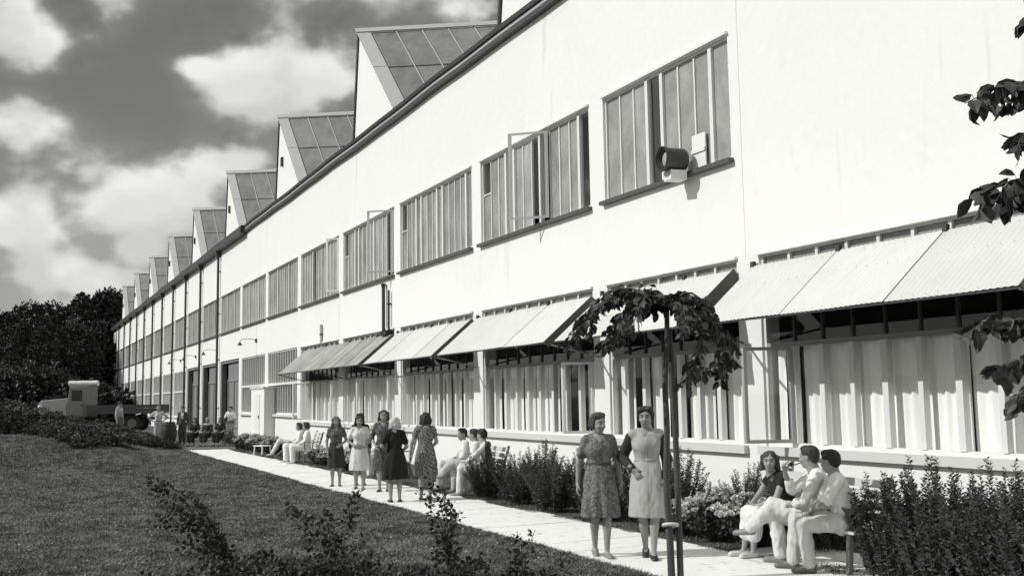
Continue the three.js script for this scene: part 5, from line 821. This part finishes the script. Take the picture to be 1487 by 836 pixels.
person({ label: 'man in white trousers seated behind the girl in dark dress', at: [-6.75, 2.5], yaw: 8, H: 1.64, sit: true, male: true, look: [10, 0], hair: ['short', 0.03], top: 0.5, sleeve: 1.8, trousers: 0.66, shoes: 0.5 });
// women in white, and the reclining one
person({ label: 'woman in long white dress seated nearer the empty deck chair', at: [-13.2, 2.72], yaw: -12, H: 1.6, sit: true, look: [-18, 4], hair: ['roll', 0.03], top: 0.72, sleeve: 1.6, skirt: 0.72, drop: 0.88, shoes: 0.5 });
person({ label: 'woman in long white dress seated nearer the reclining person', at: [-14.1, 2.7], yaw: -8, H: 1.56, sit: true, look: [10, 4], hair: ['roll', 0.05], top: 0.72, sleeve: 1.6, skirt: 0.7, drop: 0.88, shoes: 0.5 });
person({ label: 'person in white reclining in the deck chair', at: [-17.4, 2.0], yaw: -18, H: 1.62, sit: true, look: [0, -18], hair: ['short', 0.04], top: 0.72, sleeve: 1.7, trousers: 0.7, shoes: 0.5, J: { pel: [0, 0.45, -0.08], wai: [0, 0.52, -0.2], che: [0, 0.66, -0.34], nck: [0, 0.82, -0.46], hed: [0, 0.96, -0.5], Lsh: [0.16, 0.78, -0.44], Rsh: [-0.16, 0.78, -0.44], Lel: [0.24, 0.58, -0.26], Lwr: [0.2, 0.52, -0.03], Rel: [-0.24, 0.58, -0.26], Rwr: [-0.2, 0.52, -0.03], Lhip: [0.09, 0.45, -0.05], Rhip: [-0.09, 0.45, -0.05], Lkn: [0.1, 0.56, 0.34], Rkn: [-0.1, 0.56, 0.34], Lan: [0.1, 0.12, 0.6], Ran: [-0.1, 0.12, 0.6] } });
// far end of the path
person({ label: 'man with hands on hips standing at the far end of the lawn', at: [-32.48, 4.4], yaw: 75, H: 1.74, male: true, look: [0, 0], hair: ['short', 0.3], top: 0.52, sleeve: 0.9, trousers: 0.5, shoes: 0.06, J: { Rel: [-0.4, 1.14, -0.05], Rwr: [-0.19, 0.98, 0.05], Lel: [0.38, 1.14, -0.05], Lwr: [0.18, 0.98, 0.05] } });
person({ label: 'person in dark jacket over white shirt standing behind the barrel', at: [-31.7, 3.45], yaw: 70, H: 1.68, male: true, look: [0, 4], hair: ['short', 0.02], top: (x, y, z) => (Math.abs(x) < 0.05 && z > 0.02 && y > 1.12) ? 0.7 : 0.06, sleeve: 1.9, trousers: 0.06, shoes: 0.02 });
for (const [i, lab, tn] of [[-1, 'woman in black seated at the end of the far bench by the barrel', 0.012], [0, 'woman in dark dress with pale collar seated in the middle of the far bench', 0.03], [1, 'woman in black seated at the end of the far bench by the doors', 0.015]]) person({ label: lab, at: [-28.35 + 0.67 * i * 0.62, 2.95 - 0.74 * i * 0.62 + 0.02], yaw: 55, H: 1.58, sit: true, look: [i * -8, 6], hair: [i ? 'bob' : 'roll', i ? 0.03 : 0.4], top: i ? tn : (x, y, z) => y > 0.95 ? 0.4 : tn, sleeve: i ? 0.8 : 1.6, skirt: tn, drop: 0.6, shoes: 0.03, skin: 0.55 });
person({ label: 'person in white shirt and dark trousers standing by the goods door', at: [-31.84, 1.3], yaw: 60, H: 1.66, male: true, look: [-20, 0], hair: ['short', 0.03], top: 0.7, sleeve: 0.9, trousers: 0.12, shoes: 0.03, J: { Rel: [-0.22, 1.12, 0.06], Rwr: [-0.08, 1.22, 0.2], Lel: [0.24, 1.1, 0.02], Lwr: [0.1, 1.02, 0.16] } });
{ const p = atDepth(173, 600, 47); person({ label: 'dark haired man in light jacket standing before the truck bed', at: [p.x, p.z], y: terr(p.x, p.z), yaw: 140, H: 1.72, male: true, look: [15, 12], hair: ['short', 0.015], top: 0.38, sleeve: 1.9, trousers: 0.12, shoes: 0.03 }); }

// ---------- truck ----------
{
  const p = atDepth(133, 600, 49.5), t = thing('flatbed_truck', 'old flatbed truck with rounded bonnet and a rolled tarpaulin on the cab', 'truck', [p.x, terr(p.x, p.z), p.z], rad(-112));
  const pt = mat(0.16, 0.45), ptd = mat(0.1, 0.5), dk = M.black, W2 = 0.8;
  const ext = (pts, w, z0) => { const g = new THREE.ExtrudeGeometry(new THREE.Shape(pts.map(([x, y]) => new THREE.Vector2(x, y))), { depth: w, bevelEnabled: true, bevelSize: 0.03, bevelThickness: 0.03, bevelSegments: 2 }); g.translate(0, 0, z0); return metreUV(g); };
  part('cab', ext([[0.02, 0.75], [0.95, 0.75], [0.98, 1.3], [0.86, 1.55], [0.8, 2.14], [0.04, 2.16]], 1.44, -0.72), pt, t);
  part('bonnet', ext([[1.0, 0.8], [2.25, 0.85], [2.28, 1.4], [2.2, 1.5], [1.0, 1.6]], 0.9, -0.45), mat(0.3, 0.4), t);
  part('radiator', merge([bx(2.31, 2.36, 0.8, 1.45, -0.4, 0.4)]), mat(0.35, 0.3, { metalness: 0.6 }), t);
  for (const s of [-1, 1]) {
    part('side_window', bx(0.24, 0.72, 1.5, 2.0, s * 0.755 - 0.006, s * 0.755 + 0.006), new THREE.MeshStandardMaterial({ color: G(0.01), roughness: 0.1 }), t);
    const door = part('door', merge([bx(0.18, 0.86, 0.82, 1.46, s * 0.76 - 0.008, s * 0.76 + 0.008)]), pt, t); part('handle', bx(0.22, 0.32, 1.3, 1.33, s * 0.785 - 0.012, s * 0.785 + 0.012), dk, door);
    part('mudguard', flat(new THREE.TorusGeometry(0.47, 0.13, 8, 18, Math.PI).scale(1.05, 1, 1.25).translate(1.72, 0.42, s * 0.66)), mat(0.07, 0.4), t);
    part('running_board', bx(0.0, 1.3, 0.45, 0.5, s * 0.72 - 0.13, s * 0.72 + 0.13), dk, t);
    part('headlight', flat(new THREE.SphereGeometry(0.13, 12, 8).scale(1.1, 1, 1).translate(2.2, 1.22, s * 0.58)), mat(0.4, 0.2, { metalness: 0.5 }), t);
    for (const x of [1.72, -2.1]) { const wh = part('wheel', flat(new THREE.TorusGeometry(0.31, 0.1, 8, 22).translate(x, 0.41, s * 0.72)), dk, t); part('rim', flat(new THREE.CylinderGeometry(0.22, 0.22, 0.08, 16).rotateX(Math.PI / 2).translate(x, 0.41, s * 0.72)), mat(0.2, 0.5), wh); }
  }
  part('windscreen', hexa([V(0.93, 1.6, -0.6), V(0.93, 1.6, 0.6), V(0.865, 2.05, 0.6), V(0.865, 2.05, -0.6), V(0.945, 1.6, -0.6), V(0.945, 1.6, 0.6), V(0.88, 2.05, 0.6), V(0.88, 2.05, -0.6)]), new THREE.MeshStandardMaterial({ color: G(0.02), roughness: 0.08 }), t);
  const bed = part('flatbed', merge([bx(-3.35, -0.06, 0.86, 0.94, -1.0, 1.0)]), M.dark, t);
  for (const s of [-1, 1]) for (let i = 0; i < 2; i++) part('side_board', bx(-3.35, -0.06, 0.95 + i * 0.17, 1.1 + i * 0.17, s * 0.99 - 0.015, s * 0.99 + 0.015), M.dark, bed);
  part('tail_board', bx(-3.38, -3.352, 0.95, 1.27, -0.97, 0.97), M.dark, bed);
  part('chassis', merge([bx(-3.2, 2.2, 0.55, 0.68, -0.38, -0.28), bx(-3.2, 2.2, 0.55, 0.68, 0.28, 0.38), bx(1.68, 1.76, 0.38, 0.46, -0.66, 0.66), bx(-2.14, -2.06, 0.38, 0.46, -0.66, 0.66), bx(-2.16, -2.04, 0.46, 0.55, -0.38, 0.38), bx(1.68, 1.76, 0.46, 0.55, -0.38, 0.38), bx(-2.5, -2.4, 0.68, 0.86, -0.38, 0.38), bx(-0.5, -0.4, 0.68, 0.86, -0.38, 0.38)]), dk, t);
  const tp = thing('tarpaulin_roll', 'pale rolled tarpaulin tied on the truck cab roof', 'tarpaulin', [p.x, terr(p.x, p.z) + 2.19, p.z], rad(-112));
  const g = new THREE.CylinderGeometry(0.17, 0.17, 1.35, 16, 12); g.rotateZ(Math.PI / 2); const q = g.attributes.position; for (let i = 0; i < q.count; i++) { const w = 1 + 0.12 * perlin.noise(q.getX(i) * 5, q.getY(i) * 6, q.getZ(i) * 6) - 0.08 * Math.exp(-(((Math.abs(q.getX(i)) - 0.3) / 0.04) ** 2)); q.setY(i, q.getY(i) * w * 0.8 + 0.13); q.setZ(i, q.getZ(i) * w * 1.1); } g.computeVertexNormals(); g.translate(0.42, 0, 0);
  part('roll', flat(g), mat(0.6, 0.9), tp); for (const x of [0.12, 0.72]) part('rope', flat(new THREE.TorusGeometry(0.15, 0.012, 5, 18).rotateY(Math.PI / 2).scale(1, 0.85, 1.12).translate(x, 0.13, 0)), M.dark, tp);
}
renderer.render(scene, camera);
